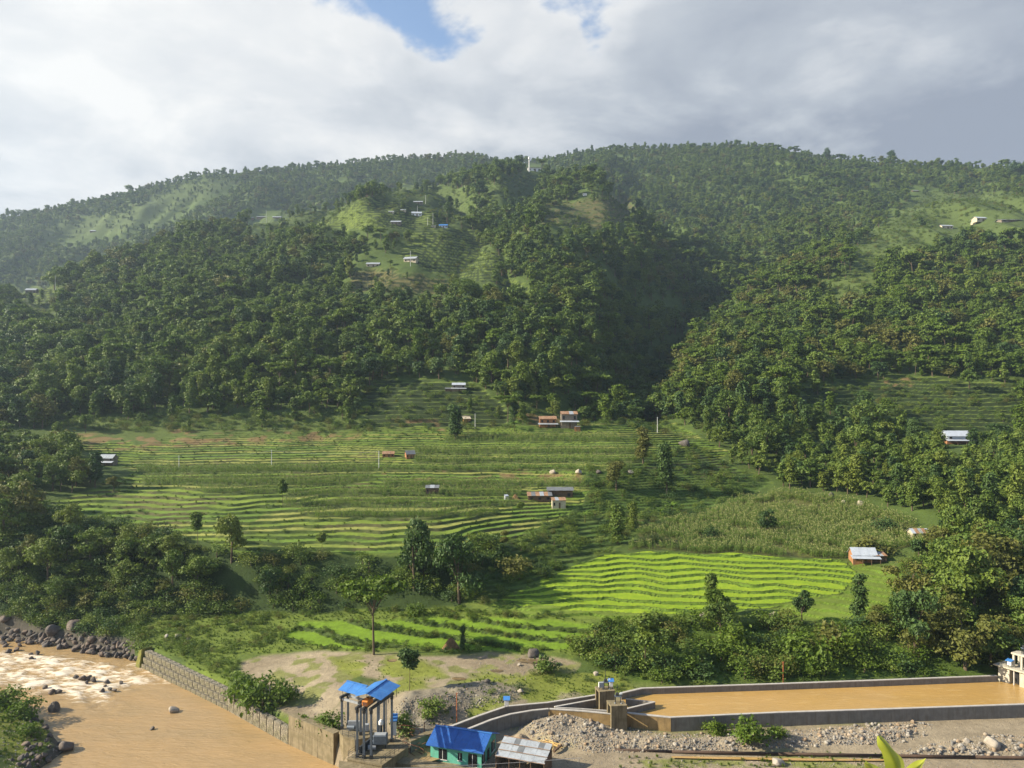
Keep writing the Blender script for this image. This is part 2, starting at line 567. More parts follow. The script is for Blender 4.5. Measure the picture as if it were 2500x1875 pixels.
def terrain_mat():
    m, t = new_mat('ground cover')
    at = t.n('ShaderNodeAttribute', attribute_name='col')
    geo = t.n('ShaderNodeNewGeometry')
    p = geo.outputs['Position']
    a = t.noise(p, 0.9, 5, 0.65)
    b = t.noise(p, 4.5, 4, 0.6)
    c = t.noise(p, 0.12, 4, 0.6)
    k = t.math('ADD', t.math('MULTIPLY', t.remap(a, 0.25, 0.75, 0.62, 1.38, False), 0.5), t.math('MULTIPLY', t.remap(b, 0.25, 0.75, 0.55, 1.45, False), 0.5))
    k = t.math('MULTIPLY', k, t.remap(c, 0.3, 0.7, 0.85, 1.15, False))
    sc = t.n('ShaderNodeVectorMath', operation='SCALE')
    t.l(at.outputs['Color'], sc.inputs[0]); t.l(k, sc.inputs['Scale'])
    bs = t.n('ShaderNodeBsdfPrincipled')
    t.l(sc.outputs[0], bs.inputs['Base Color'])
    bs.inputs['Roughness'].default_value = 0.9
    bs.inputs['Specular IOR Level'].default_value = 0.15
    bp = t.n('ShaderNodeBump'); bp.inputs['Strength'].default_value = 0.6; bp.inputs['Distance'].default_value = 0.35
    t.l(t.math('ADD', a, t.math('MULTIPLY', b, 0.6)), bp.inputs['Height']); t.l(bp.outputs[0], bs.inputs['Normal'])
    out = t.n('ShaderNodeOutputMaterial'); t.l(bs.outputs[0], out.inputs[0])
    return m


M['terrain'] = terrain_mat()


def rice_mat():
    m, t = new_mat('young rice')
    geo = t.n('ShaderNodeNewGeometry')
    p = geo.outputs['Position']
    oi = t.n('ShaderNodeObjectInfo')
    a = t.noise(p, 0.35, 5, 0.6)
    b = t.noise(p, 3.5, 4, 0.7)
    col = t.mix(t.remap(a, 0.3, 0.7), (0.20, 0.31, 0.018), (0.28, 0.37, 0.024))
    col = t.mix(t.math('MULTIPLY', oi.outputs['Random'], 0.35), col, (0.19, 0.29, 0.012))
    col = t.mix(t.remap(b, 0.45, 0.75, 0, 0.45), col, (0.14, 0.24, 0.01))
    bs = t.n('ShaderNodeBsdfPrincipled'); t.l(col, bs.inputs['Base Color']); bs.inputs['Roughness'].default_value = 0.7
    bs.inputs['Specular IOR Level'].default_value = 0.15
    bp = t.n('ShaderNodeBump'); bp.inputs['Strength'].default_value = 0.8; bp.inputs['Distance'].default_value = 0.3
    t.l(t.math('ADD', a, b), bp.inputs['Height']); t.l(bp.outputs[0], bs.inputs['Normal'])
    out = t.n('ShaderNodeOutputMaterial'); t.l(bs.outputs[0], out.inputs[0])
    return m


M['rice'] = rice_mat()


def water_mat(name, c1, c2, foam):
    m, t = new_mat(name)
    geo = t.n('ShaderNodeNewGeometry')
    p = geo.outputs['Position']
    mp = t.n('ShaderNodeMapping'); mp.inputs['Rotation'].default_value = (0, 0, 0.75); mp.inputs['Scale'].default_value = (0.26, 1.0, 1.0)
    t.l(p, mp.inputs['Vector'])
    q = mp.outputs[0]
    a = t.noise(q, 0.14, 5, 0.6, 0.6)
    b = t.noise(q, 0.9, 6, 0.65, 0.8)
    c = t.noise(q, 3.0, 4, 0.65, 0.4)
    col = t.mix(t.remap(a, 0.3, 0.7), c1, c2)
    h = t.math('ADD', t.math('MULTIPLY', b, 1.0), t.math('MULTIPLY', c, 0.35))
    rough = 0.22
    bs = t.n('ShaderNodeBsdfPrincipled')
    if foam:
        at = t.n('ShaderNodeAttribute', attribute_name='foam')
        fz = t.math('ADD', at.outputs['Fac'], t.math('MULTIPLY', t.math('SUBTRACT', b, 0.5), 1.5))
        fz = t.math('ADD', fz, t.math('MULTIPLY', t.math('SUBTRACT', c, 0.5), 0.9))
        fm = t.remap(fz, 0.58, 1.02)
        col = t.mix(fm, col, (0.72, 0.63, 0.50))
        streak = t.remap(t.math('ADD', b, t.math('MULTIPLY', c, 0.25)), 0.74, 0.90, 0.0, 0.35)
        col = t.mix(streak, col, (0.66, 0.49, 0.28))
        t.l(t.remap(fm, 0, 1, 0.22, 0.7), bs.inputs['Roughness'])
    else:
        col = t.mix(t.remap(t.math('ADD', b, t.math('MULTIPLY', c, 0.3)), 0.66, 0.86, 0.0, 0.45), col, (0.56, 0.39, 0.17))
        bs.inputs['Roughness'].default_value = 0.16
    t.l(col, bs.inputs['Base Color'])
    bs.inputs['Specular IOR Level'].default_value = 0.45
    bp = t.n('ShaderNodeBump'); bp.inputs['Strength'].default_value = 0.75 if foam else 0.40; bp.inputs['Distance'].default_value = 0.35
    t.l(h, bp.inputs['Height']); t.l(bp.outputs[0], bs.inputs['Normal'])
    out = t.n('ShaderNodeOutputMaterial'); t.l(bs.outputs[0], out.inputs[0])
    return m


M['river'] = water_mat('muddy river water', (0.40, 0.262, 0.120), (0.34, 0.235, 0.115), True)
M['pond'] = water_mat('muddy basin water', (0.45, 0.275, 0.085), (0.40, 0.25, 0.085), False)
M['puddle'] = water_mat('brown puddle water', (0.16, 0.11, 0.05), (0.13, 0.09, 0.045), False)
# ------------------------------------------------------------------ terrain survey (table units x S = metres)
NCOL = 760
UU = np.linspace(-0.85, 0.85, NCOL)
PXC = 1250 + UU * F
YR = np.concatenate([np.arange(1, 90, 4.0), np.arange(90, 130, 0.6), np.arange(130, 430, 0.5), np.arange(430, 540, 0.7), np.arange(540, 1300, 2.4), np.arange(1300, 2400, 9.0)])
NROW = len(YR)


def zk(py, z):      # knot: ground of height z seen at row py -> (Y, z)
    return ((50 - z) * F / (py - HZ), z)


def yk(py, Y):      # knot: ground at distance Y seen at row py
    return (Y, 50 + (HZ - py) / F * Y)


def cols(px_list, knots, sigma=9):
    """knots: one (Y,z) per listed column -> smooth arrays over all grid columns"""
    a = np.array([k[0] for k in knots], float); b = np.array([k[1] for k in knots], float)
    Y = np.interp(PXC, px_list, a); z = np.interp(PXC, px_list, b)
    if sigma:
        r = int(sigma * 3)
        w = np.exp(-0.5 * (np.arange(-r, r + 1) / sigma) ** 2); w /= w.sum()
        Y = np.convolve(np.pad(Y, r, 'edge'), w, 'valid'); z = np.convolve(np.pad(z, r, 'edge'), w, 'valid')
    return Y * S, z * S


def layer(lines, back=None):
    """lines: list of (Yarr, zarr) ordered by distance -> z over the grid"""
    out = np.empty((NROW, NCOL))
    for i in range(NCOL):
        ys = [l[0][i] for l in lines]; zs = [l[1][i] for l in lines]
        if back is not None:
            ys.append(ys[-1] + 1500); zs.append(zs[-1] - 1500 * back)
        out[:, i] = np.interp(YR, ys, zs)
    return out


PXB = [-500, 0, 300, 600, 900, 1100, 1300, 1500, 1700, 1900, 2100, 2300, 2600, 3000]
n = len(PXB)
L = [cols(PXB, [(0, 48.3)] * n), cols(PXB, [(62, 6)] * n), cols(PXB, [(76, 2.2)] * n), cols(PXB, [(90, 2.9)] * n)]
L.append(cols(PXB, [zk(1700, 3.1)] * 4 + [zk(1768, 3.0), zk(1765, 3.0), zk(1762, 3.0), zk(1772, 3.0)] + [zk(1780, 3.0)] * 6))
L.append(cols(PXB, [zk(1660, 3.2)] * 4 + [zk(1716, 4.7), zk(1712, 4.7), zk(1712, 4.4), zk(1702, 3.8)] + [zk(1690, 3.2)] * 6))
L.append(cols(PXB, [zk(1600, 1.5), zk(1590, 1.5), zk(1570, 2.8), zk(1560, 3.7), zk(1602, 4.9), zk(1592, 5), zk(1612, 5), zk(1640, 4.6), zk(1662, 4.2), zk(1658, 4.2), zk(1652, 4.2), zk(1648, 4.2), zk(1645, 4.2), zk(1645, 4.2)]))
L.append(cols(PXB, [zk(1530, 2.2), zk(1535, 2.2), zk(1508, 3.8), zk(1490, 5), zk(1490, 6.5), zk(1478, 7.5), zk(1500, 8.0), zk(1502, 8.0), zk(1512, 8.0), zk(1522, 8.0), zk(1532, 8.0), zk(1545, 8), zk(1560, 8), zk(1560, 8)]))
L.append(cols(PXB, [zk(1300, 16), zk(1292, 19), zk(1312, 17.6), zk(1345, 16.5), zk(1350, 16), zk(1356, 16), zk(1400, 11), zk(1346, 12.2), zk(1350, 12), zk(1358, 12), zk(1370, 12), zk(1380, 13), zk(1390, 14), zk(1390, 14)]))
L.append(cols(PXB, [yk(1180, 225)] * 2 + [yk(1200, 225), yk(1200, 225), yk(1215, 222), yk(1230, 220), yk(1270, 214), yk(1250, 226), yk(1225, 236), yk(1215, 238), yk(1290, 210), yk(1310, 195), yk(1320, 180), yk(1320, 180)]))
L.append(cols(PXB, [yk(1130, 255)] * 2 + [yk(1130, 262)] * 3 + [yk(1140, 258), yk(1150, 255), yk(1140, 250), yk(1150, 255), yk(1190, 245), yk(1230, 225), yk(1250, 205), yk(1260, 195), yk(1260, 195)]))
f7 = [yk(1060, 300), yk(1060, 300), yk(1050, 310), yk(1045, 315), yk(1045, 312), yk(1045, 310), yk(1040, 305), yk(1035, 310), yk(1080, 290), yk(1140, 265), yk(1150, 255), yk(1160, 240), yk(1170, 230), yk(1170, 230)]
L.append(cols(PXB, f7))
L.append(cols(PXB, [(600, k[1] + 14) for k in f7]))
L.append(cols(PXB, [(2000, k[1] + 60) for k in f7]))
Zbase = layer(L)

pa = [-500, -200, 0, 200, 330, 480, 650, 800, 1000, 1150, 1300, 1400, 1450, 1510, 1600, 1690, 1800, 1850, 1950, 2200, 2900]
ra = [(900, 520), (800, 570), (728, 600), (665, 640), (618, 680), (552, 720), (530, 780), (500, 830), (452, 900), (436, 925), (416, 940), (436, 900), (456, 880), (508, 850), (560, 800), (625, 760), (695, 720), (735, 700), (860, 600), (985, 520), (1010, 500)]
fa = [yk(1062, 295)] * 3 + [yk(1058, 305)] * 3 + [yk(1048, 312)] * 2 + [yk(1045, 308)] * 3 + [(318, 39), (345, 41), (395, 46), (470, 56), (570, 74), (610, 92), (620, 98), (500, 70), (480, 50), (470, 40)]
A1 = cols(pa, fa, 7)
A3 = cols(pa, [yk(*k) for k in ra], 4)
A2 = ((A1[0] * .55 + A3[0] * .45), A1[1] * .52 + A3[1] * .48)
ZA = layer([(A1[0] * 0 + 1, A1[1] * 0 - 60), (A1[0] - 30, A1[1] - 12), A1, A2, A3, (A3[0] + 60, A3[1] - 12)], 0.45)

pb = [-700, 0, 100, 250, 400, 500, 600, 700, 850, 1000, 1150, 1250, 1400, 1600, 2600]
rb = [(590, 1250), (532, 1300), (516, 1320), (487, 1350), (448, 1400), (420, 1420), (422, 1440), (414, 1460), (398, 1480), (384, 1500), (380, 1500), (398, 1500), (432, 1480), (500, 1450), (800, 1300)]
B3 = cols(pb, [yk(*k) for k in rb], 3)
B1 = cols(pb, [(720, 78)] * 5 + [(760, 95)] * 10)
B2 = (B1[0] * .5 + B3[0] * .5, B1[1] * .56 + B3[1] * .44)
ZB = layer([(B1[0] * 0 + 1, B1[1] * 0 - 60), B1, B2, B3], 0.4)

pd = [-700, 700, 1000, 1200, 1300, 1400, 1500, 1650, 1800, 1900, 2000, 2100, 2200, 2350, 2500, 2700, 3100]
rd = [(900, 1200), (620, 1400), (450, 1450), (410, 1500), (396, 1500), (378, 1500), (362, 1500), (360, 1500), (356, 1480), (362, 1450), (384, 1420), (390, 1380), (396, 1320), (404, 1250), (410, 1150), (418, 1120), (430, 1100)]
D3 = cols(pd, [yk(*k) for k in rd], 3)
D1 = cols(pd, [(560, 60)] * 8 + [(600, 95)] * 9)
D2 = (D1[0] * .5 + D3[0] * .5, D1[1] * .54 + D3[1] * .46)
ZD = layer([(D1[0] * 0 + 1, D1[1] * 0 - 60), D1, D2, D3], 0.4)

pc = [1400, 1560, 1640, 1700, 1760, 1820, 1900, 2000, 2100, 2200, 2300, 2500, 2700, 3100]
rc = [(1180, 300), (1085, 330), (945, 420), (818, 520), (758, 590), (705, 640), (668, 680), (618, 720), (566, 760), (524, 800), (500, 830), (478, 860), (480, 870), (480, 880)]
C1 = cols(pc, [(300, 20), (300, 32), (310, 34), (290, 33.5), (280, 31), (272, 29), (265, 27.4), (258, 27), (255, 27), (245, 27), (240, 27), (232, 27), (230, 27), (230, 27)], 4)
Cm = cols(pc, [(310, 22), (315, 33), (330, 40), (340, 47), (330, 46), (318, 44), (312, 41), (312, 39), (316, 37), (318, 36.5), (318, 36.5), (318, 38), (318, 38), (318, 38)], 4)
C3 = cols(pc, [yk(*k) for k in rc], 4)
ZC = layer([(C1[0] * 0 + 1, C1[1] * 0 - 60), (C1[0] - 25, C1[1] - 10), C1, Cm, C3], 0.30)

XX = YR[:, None] * UU[None, :]
YY = np.repeat(YR[:, None], NCOL, 1)
hill = np.maximum(np.maximum(ZA, ZC), np.maximum(ZB, ZD))
hillness = sstep(0, 25, hill - Zbase)
spur = (np.abs(fbm(XX / 150 + 3, YY / 420, 4, 5) - 0.5) * 2)
big = fbm(XX / 300, YY / 300, 4, 9) - 0.5
rel_ = hillness * sstep(390, 700, YY)
Znoise = rel_ * ((spur - 0.25) * 64 * np.clip(YY / 900, 0.40, 1.2) + big * 56 * np.clip(YY / 1200, 0.2, 1))
# keep the skylines where they were surveyed
for R in (A3, B3, D3, C3):
    near_r = np.exp(-((YY - R[0][None, :]) / 90.0) ** 2)
    Znoise *= (1 - 0.72 * near_r)
Z = smax(smax(ZA, ZC, 5), smax(ZB, ZD, 14), 4)
Z = smax(Zbase, Z, 5)
Z += Znoise
Z += (fbm(XX / 14, YY / 14, 3, 2) - 0.5) * 0.7 * sstep(135, 160, YY) + (fbm(XX / 60, YY / 60, 3, 4) - 0.5) * 1.6 * sstep(180, 260, YY)


def project(X, Y, z):
    return 1250 + F * X / Y, HZ + (H - z) * F / Y


PXG, PYG = project(XX, YY, Z)
jx = (fbm(XX / 9, YY / 9, 3, 31) - 0.5) * 44
jy = (fbm(XX / 9, YY / 9, 3, 37) - 0.5) * 22
QX, QY = PXG + jx, PYG + jy      # photo position with ragged edges, used for land use


def zone(polys, w=5.0, jag=True):
    x, y = (QX, QY) if jag else (PXG, PYG)
    m = np.zeros_like(Z)
    for p in polys:
        xs = [a for a, b in p]; ys = [b for a, b in p]
        sel = (x > min(xs) - 3 * w) & (x < max(xs) + 3 * w) & (y > min(ys) - 3 * w) & (y < max(ys) + 3 * w)
        if sel.any():
            m[sel] = np.maximum(m[sel], np.clip(0.5 + sdist(p, x[sel], y[sel]) / w, 0, 1))
    return m


LIME = [[(1190, 1470), (1330, 1410), (1500, 1348), (1700, 1348), (2060, 1366), (2080, 1400), (2060, 1440), (1950, 1470), (1880, 1490), (1700, 1500), (1400, 1488)]]
DULL = [[(2070, 1375), (2200, 1390), (2200, 1500), (2100, 1520), (1880, 1510), (1880, 1490), (2060, 1440)], [(1180, 1472), (1700, 1503), (1700, 1516), (1240, 1500)]]
FIELDS = [[(120, 1060), (330, 1085), (500, 1062), (1000, 1042), (1290, 1035), (1640, 1030), (1800, 1110), (1690, 1125), (1560, 1125), (1470, 1160), (1420, 1220), (1380, 1260), (1250, 1310), (1000, 1348), (600, 1348), (450, 1312), (300, 1272), (110, 1225), (260, 1185), (330, 1150)]]
RIGHTCORN = [[(1560, 1300), (1700, 1258), (1800, 1222), (1890, 1205), (2020, 1208), (2150, 1238), (2240, 1272), (2255, 1330), (2160, 1345), (2060, 1362), (1800, 1352), (1545, 1340)]]
CORN = [[(330, 1140), (920, 1136), (922, 1150), (340, 1154)], [(345, 1168), (925, 1162), (840, 1184), (350, 1182)], [(700, 1196), (1030, 1190), (1270, 1194), (1272, 1210), (696, 1210)],
        [(690, 1223), (1272, 1222), (1240, 1236), (690, 1236)], [(720, 1248), (1215, 1246), (1190, 1258), (930, 1266), (760, 1260)], [(1010, 1094), (1560, 1094), (1560, 1107), (1010, 1108)], [(1010, 1118), (1562, 1117), (1560, 1128), (1010, 1130)],
        [(1090, 1062), (1500, 1062), (1520, 1076), (1085, 1078)], [(930, 1140), (1540, 1138), (1540, 1147), (930, 1150)], [(930, 1174), (1440, 1172), (1430, 1188), (940, 1186)], [(480, 1190), (680, 1192), (660, 1206), (500, 1204)]]
GULLY = [[(1430, 1150), (1640, 1095), (1720, 1100), (1880, 1180), (1800, 1215), (1680, 1255), (1560, 1295), (1500, 1345), (1190, 1468), (1120, 1470), (1260, 1320), (1390, 1262), (1440, 1210)]]
SCARP = [[(-400, 1280), (130, 1235), (300, 1285), (450, 1325), (600, 1356), (1000, 1358), (1250, 1320), (1200, 1400), (1120, 1480), (900, 1492), (600, 1492), (300, 1512), (150, 1530), (-400, 1530)]]
RSCRUB = [[(1420, 1555), (1600, 1515), (2100, 1528), (2190, 1500), (2200, 1390), (2300, 1330), (2900, 1330), (2900, 1645), (2400, 1648), (1570, 1668), (1480, 1640), (1440, 1600)]]
MEADOW = [[(420, 1500), (600, 1496), (1120, 1486), (1440, 1510), (1440, 1590), (1250, 1592), (1000, 1590), (590, 1600), (560, 1680), (460, 1620), (350, 1570), (300, 1530)]]
DIRT = [[(590, 1625), (640, 1605), (860, 1593), (1000, 1602), (1300, 1597), (1420, 1622), (1400, 1645), (1280, 1668), (1200, 1690), (1080, 1690), (1000, 1690), (960, 1665), (860, 1645), (830, 1700), (790, 1745), (730, 1765), (640, 1690)]]
DIRTGRASS = [[(800, 1604), (1040, 1612), (1090, 1650), (1010, 1690), (900, 1700), (850, 1650)], [(1180, 1650), (1480, 1640), (1500, 1700), (1200, 1712)]]
OPEN = [[(560, 548), (820, 505), (1000, 455), (1130, 468), (1150, 520), (1080, 560), (900, 560), (720, 556)], [(1000, 560), (1150, 560), (1230, 640), (1190, 690), (1040, 662), (980, 620)],
        [(845, 662), (930, 655), (1110, 690), (1100, 722), (900, 704), (850, 722)], [(1190, 662), (1290, 700), (1320, 738), (1240, 722)],
        [(1215, 445), (1290, 424), (1335, 445), (1260, 485), (1180, 494)], [(1330, 505), (1500, 475), (1560, 512), (1480, 562), (1320, 548)],
        [(880, 955), (960, 925), (1160, 935), (1230, 990), (1240, 1040), (900, 1040)], [(90, 548), (300, 522), (420, 458), (600, 424), (530, 470), (300, 562), (120, 585)],
        [(2080, 610), (2150, 550), (2250, 470), (2600, 470), (2600, 560), (2350, 570), (2200, 615), (2100, 665)], [(2000, 705), (2100, 660), (2150, 690), (2060, 745)],
        [(2160, 975), (2400, 962), (2480, 1002), (2480, 1085), (2320, 1062), (2240, 1045)], [(20, 700), (140, 700), (130, 770), (40, 765)], [(150, 1020), (600, 1010), (1000, 1000), (1000, 1048), (330, 1085), (120, 1062)],
        [(1940, 940), (2200, 940), (2180, 985), (1960, 985)], [(2040, 920), (2500, 930), (2500, 1000), (2160, 985)]]
HTERR = [OPEN[1], OPEN[2], OPEN[3], OPEN[5], OPEN[6], OPEN[10], OPEN[0], OPEN[11], OPEN[13], OPEN[14]]
LOWTERR = [[(740, 1516), (1000, 1512), (1180, 1500), (1440, 1520), (1450, 1575), (1250, 1588), (1000, 1586), (700, 1572)]]

m_lime = zone(LIME, 3)
m_dull = zone(DULL, 4)
m_field = zone(FIELDS, 6)
m_rcorn = zone(RIGHTCORN, 4)
m_corn = zone(CORN, 3, False)
m_gully = zone(GULLY, 8)
m_scarp = zone(SCARP, 6)
m_scrub = zone(RSCRUB, 8)
m_meadow = zone(MEADOW, 8)
m_dirt = zone(DIRT, 10)
m_dgrass = zone(DIRTGRASS, 16)
m_open = zone(OPEN, 8) * (YY > 380)
m_hterr = zone(HTERR, 8) * (YY > 380)
m_low = zone(LOWTERR, 5)

# river bed, cut from its outline at water level
RIV_PX = [(-700, 1500), (-150, 1545), (0, 1556), (150, 1580), (300, 1606), (345, 1627), (450, 1682), (560, 1735), (640, 1776), (703, 1818), (800, 1866), (860, 1905), (900, 1990), (830, 2300), (300, 2300), (40, 2000), (100, 1890), (182, 1832), (150, 1790), (112, 1745), (80, 1712), (0, 1694), (-150, 1660), (-700, 1640)]
RIV = [tuple(P(a, b, 0.0)[:2]) for a, b in RIV_PX]
sd_riv = np.full_like(Z, -99.0)
sel = (YY > 60) & (YY < 260)
sd_riv[sel] = sdist(RIV, XX[sel], YY[sel])
wall_side = sstep(-92, -86, XX)          # straight wall on the right bank, loose bank elsewhere
bank = np.where(XX > -60, 1.0, 3.0)
t_r = np.where(XX > -60, sstep(-1.7, -0.3, sd_riv), sstep(-bank, 0.4, sd_riv))
left_isl = (XX < -55) & (YY < 175) & (sd_riv < 0)
Z = np.where((XX < -50) & (YY < 190) & (YY > 80) & (sd_riv < 0) & (sd_riv > -60) & (PXG < 330), np.minimum(Z, 0.4 + 0.25 * np.clip(-sd_riv, 0, 14) + 0.5 * fbm(XX / 3, YY / 3, 3, 8)), Z)
Z = Z * (1 - t_r) + (-1.6) * t_r

# rubble heap in front of the basin wall, bank of spoil behind the gates
HEAP_PX = [(1262, 1782), (1290, 1752), (1345, 1742), (1450, 1752), (1560, 1782), (1640, 1792), (1900, 1783), (2100, 1775), (2220, 1768), (2240, 1790), (2150, 1815), (1700, 1836), (1450, 1838), (1330, 1812)]
HEAP = [tuple(P(a, b, 4.4)[:2]) for a, b in HEAP_PX]
sd_h = np.full_like(Z, -99.0); sd_h[sel] = sdist(HEAP, XX[sel], YY[sel])
m_heap = sstep(-0.5, 3.5, sd_h)
Z += m_heap * (0.5 + 1.5 * fbm(XX / 5, YY / 5, 3, 12)) * (0.75 + 0.6 * sstep(18, 8, XX))
SPOIL_PX = [(950, 1745), (985, 1705), (1080, 1690), (1180, 1676), (1290, 1690), (1240, 1712), (1130, 1735), (1040, 1775), (980, 1782)]
SPOIL = [tuple(P(a, b, 5.2)[:2]) for a, b in SPOIL_PX]
sd_s = np.full_like(Z, -99.0); sd_s[sel] = sdist(SPOIL, XX[sel], YY[sel])
m_spoil = sstep(-1.5, 3.0, sd_s)
Z += m_spoil * (0.2 + 1.9 * fbm(XX / 3.5, YY / 3.5, 3, 15))
RHEAP_PX = [(2180, 1838), (2260, 1815), (2400, 1795), (2560, 1790), (2700, 1800), (2700, 1840), (2400, 1842)]
RHEAP = [tuple(P(a, b, 4.4)[:2]) for a, b in RHEAP_PX]
sd_rh = np.full_like(Z, -99.0); sd_rh[sel] = sdist(RHEAP, XX[sel], YY[sel])
m_rheap = sstep(-1.0, 2.5, sd_rh)
Z += m_rheap * 1.1 * fbm(XX / 4, YY / 4, 3, 25)

# terraces: level treads and steep risers
def terrace(z, step, wob, rf):
    s = (z + wob) / step
    k = np.floor(s); f = s - k
    g = sstep(1 - rf, 1.0, f)
    return (k + g) * step - wob, k, (f < 1 - rf)

wobA = (fbm(XX / 55, YY / 90, 3, 51) - 0.5) * 3.2
Zs = Z.copy()
z1, k1, t1 = terrace(Zs, 0.85, wobA + (fbm(XX / 10, YY / 25, 2, 53) - .5) * .5, 0.24)
z2, k2, t2 = terrace(Zs, 0.56, wobA * .45 + (fbm(XX / 9, YY / 20, 2, 55) - .5) * .5, 0.12)
z3, k3, t3 = terrace(Zs, 0.95, wobA, 0.2)
z4, k4, t4 = terrace(Zs, 4.0, wobA * 1.6, 0.42)
z5, k5, t5 = terrace(Zs, 2.3, wobA * 1.3, 0.40)
near_t = YY < 600
z4 = np.where(near_t, z5, z4); t4 = np.where(near_t, t5, t4)
mF = np.clip(m_field + m_gully * 0.9, 0, 1) * (YY < 430)
Z = Zs + mF * (z1 - Zs)
mL = np.clip(np.maximum(m_lime, np.maximum(m_dull, m_rcorn * 0.5)), 0, 1)
Z = Z + mL * (z2 - Zs) * (1 - mF)
Z = Z + m_low * (z3 - Zs) * (1 - mF) * (1 - mL)
Z = Z + m_hterr * (z4 - Zs) * (1 - mF)
Z += m_lime * t2 * (0.22 + 0.12 * (RNG.random(Z.shape) - 0.5))


def ground_z(X, Y):
    X = np.asarray(X, float); Y = np.asarray(Y, float)
    j = np.clip((X / Y - UU[0]) / (UU[1] - UU[0]), 0, NCOL - 1.001)
    i = np.clip(np.interp(Y, YR, np.arange(NROW)), 0, NROW - 1.001)
    i0 = i.astype(int); j0 = j.astype(int); fi = i - i0; fj = j - j0
    return (Z[i0, j0] * (1 - fi) * (1 - fj) + Z[i0 + 1, j0] * fi * (1 - fj) + Z[i0, j0 + 1] * (1 - fi) * fj + Z[i0 + 1, j0 + 1] * fi * fj)


def sample(A, X, Y):
    j = np.clip(np.round((X / Y - UU[0]) / (UU[1] - UU[0])), 0, NCOL - 1).astype(int)
    i = np.clip(np.round(np.interp(Y, YR, np.arange(NROW))), 0, NROW - 1).astype(int)
    return A[i, j]


PXF, PYF = project(XX, YY, Z)
RUNMIN = np.minimum.accumulate(PYF, axis=0)       # highest row reached by the ground so far, per column


def G(px, py, ymin=95.0):
    """first ground point that the photo shows at px, py"""
    j = (px - PXC[0]) / (PXC[1] - PXC[0])
    j0 = int(np.clip(j, 0, NCOL - 2)); f = j - j0
    col = PYF[:, j0] * (1 - f) + PYF[:, j0 + 1] * f
    i = np.argmax((col <= py) & (YR > ymin))
    if i == 0:
        i = NROW - 1
    c0, c1 = col[i - 1], col[i]
    t = 0.0 if c0 == c1 else np.clip((c0 - py) / (c0 - c1), 0, 1)
    Y = YR[i - 1] + (YR[i] - YR[i - 1]) * t
    X = (px - 1250) / F * Y
    return Vector((X, Y, float(ground_z(X, Y))))


# ------------------------------------------------------------------ ground colours by what covers it
def lay(c, m, colr):
    m = np.clip(m, 0, 1)[..., None]
    return c * (1 - m) + np.asarray(colr)[None, None, :] * m

n1 = fbm(XX / 6, YY / 6, 4, 61); n2 = fbm(XX / 22, YY / 22, 4, 63); n3 = fbm(XX / 2.2, YY / 2.2, 3, 65)
gc = np.zeros((NROW, NCOL, 3)) + np.array([0.060, 0.090, 0.020])
gc = lay(gc, sstep(0.45, 0.6, n2) * 0.7, (0.065, 0.095, 0.022))
low = sstep(262, 200, YY)
gc = lay(gc, low * sstep(0.40, 0.55, n1) * (1 - (PXG > 2000) * (YY < 166)), (0.100, 0.135, 0.026))
gc = lay(gc, m_meadow * (0.5 + 0.5 * n2), (0.125, 0.165, 0.026))
gc = lay(gc, m_scarp * 0.9, (0.030, 0.050, 0.014))
gc = lay(gc, m_scrub * 0.8, (0.070, 0.115, 0.020))
lvl = _hash(k1.astype(int), (XX // 85).astype(int), 3)
fieldcol = lay(np.zeros_like(gc) + np.array([0.165, 0.225, 0.030]), sstep(0.55, 0.7, lvl), (0.250, 0.262, 0.062))
fieldcol = lay(fieldcol, sstep(0.32, 0.2, lvl) * 0.8, (0.115, 0.19, 0.026))
fieldcol = lay(fieldcol, sstep(0.5, 0.75, n1) * 0.6, (0.075, 0.12, 0.02))
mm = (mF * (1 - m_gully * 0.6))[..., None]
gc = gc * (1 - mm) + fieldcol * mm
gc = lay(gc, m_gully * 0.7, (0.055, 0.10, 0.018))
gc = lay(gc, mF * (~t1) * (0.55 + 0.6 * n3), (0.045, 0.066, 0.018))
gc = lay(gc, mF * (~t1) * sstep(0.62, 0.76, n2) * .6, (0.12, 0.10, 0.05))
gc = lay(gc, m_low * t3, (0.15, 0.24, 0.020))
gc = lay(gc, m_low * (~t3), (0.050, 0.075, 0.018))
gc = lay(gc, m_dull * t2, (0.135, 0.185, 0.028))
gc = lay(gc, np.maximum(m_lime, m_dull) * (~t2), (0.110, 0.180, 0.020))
gc = lay(gc, m_rcorn, (0.090, 0.095, 0.030))
gc = lay(gc, m_corn, (0.085, 0.110, 0.030))
gc = lay(gc, m_open * (0.6 + 0.4 * n2), (0.088, 0.118, 0.028))
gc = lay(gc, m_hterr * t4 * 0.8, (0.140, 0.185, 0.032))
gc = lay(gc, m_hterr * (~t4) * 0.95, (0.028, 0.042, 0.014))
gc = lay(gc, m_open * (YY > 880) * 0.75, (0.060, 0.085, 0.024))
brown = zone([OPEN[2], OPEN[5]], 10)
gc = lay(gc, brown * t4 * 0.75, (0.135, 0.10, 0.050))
ORANGE = [[(940, 1022), (1060, 1020), (1080, 1048), (960, 1058)], [(170, 1062), (500, 1050), (760, 1048), (900, 1062), (700, 1082), (250, 1095)], [(1240, 1000), (1310, 996), (1300, 1018), (1250, 1020)], [(2140, 925), (2230, 915), (2220, 945), (2130, 945)], [(940, 1150), (1420, 1148), (1420, 1170), (940, 1170)],
          [(1300, 1000), (1420, 1010), (1400, 1040), (1300, 1036)]]
gc = lay(gc, zone(ORANGE, 10) * sstep(0.48, 0.62, n1) * 0.75, (0.20, 0.125, 0.062))
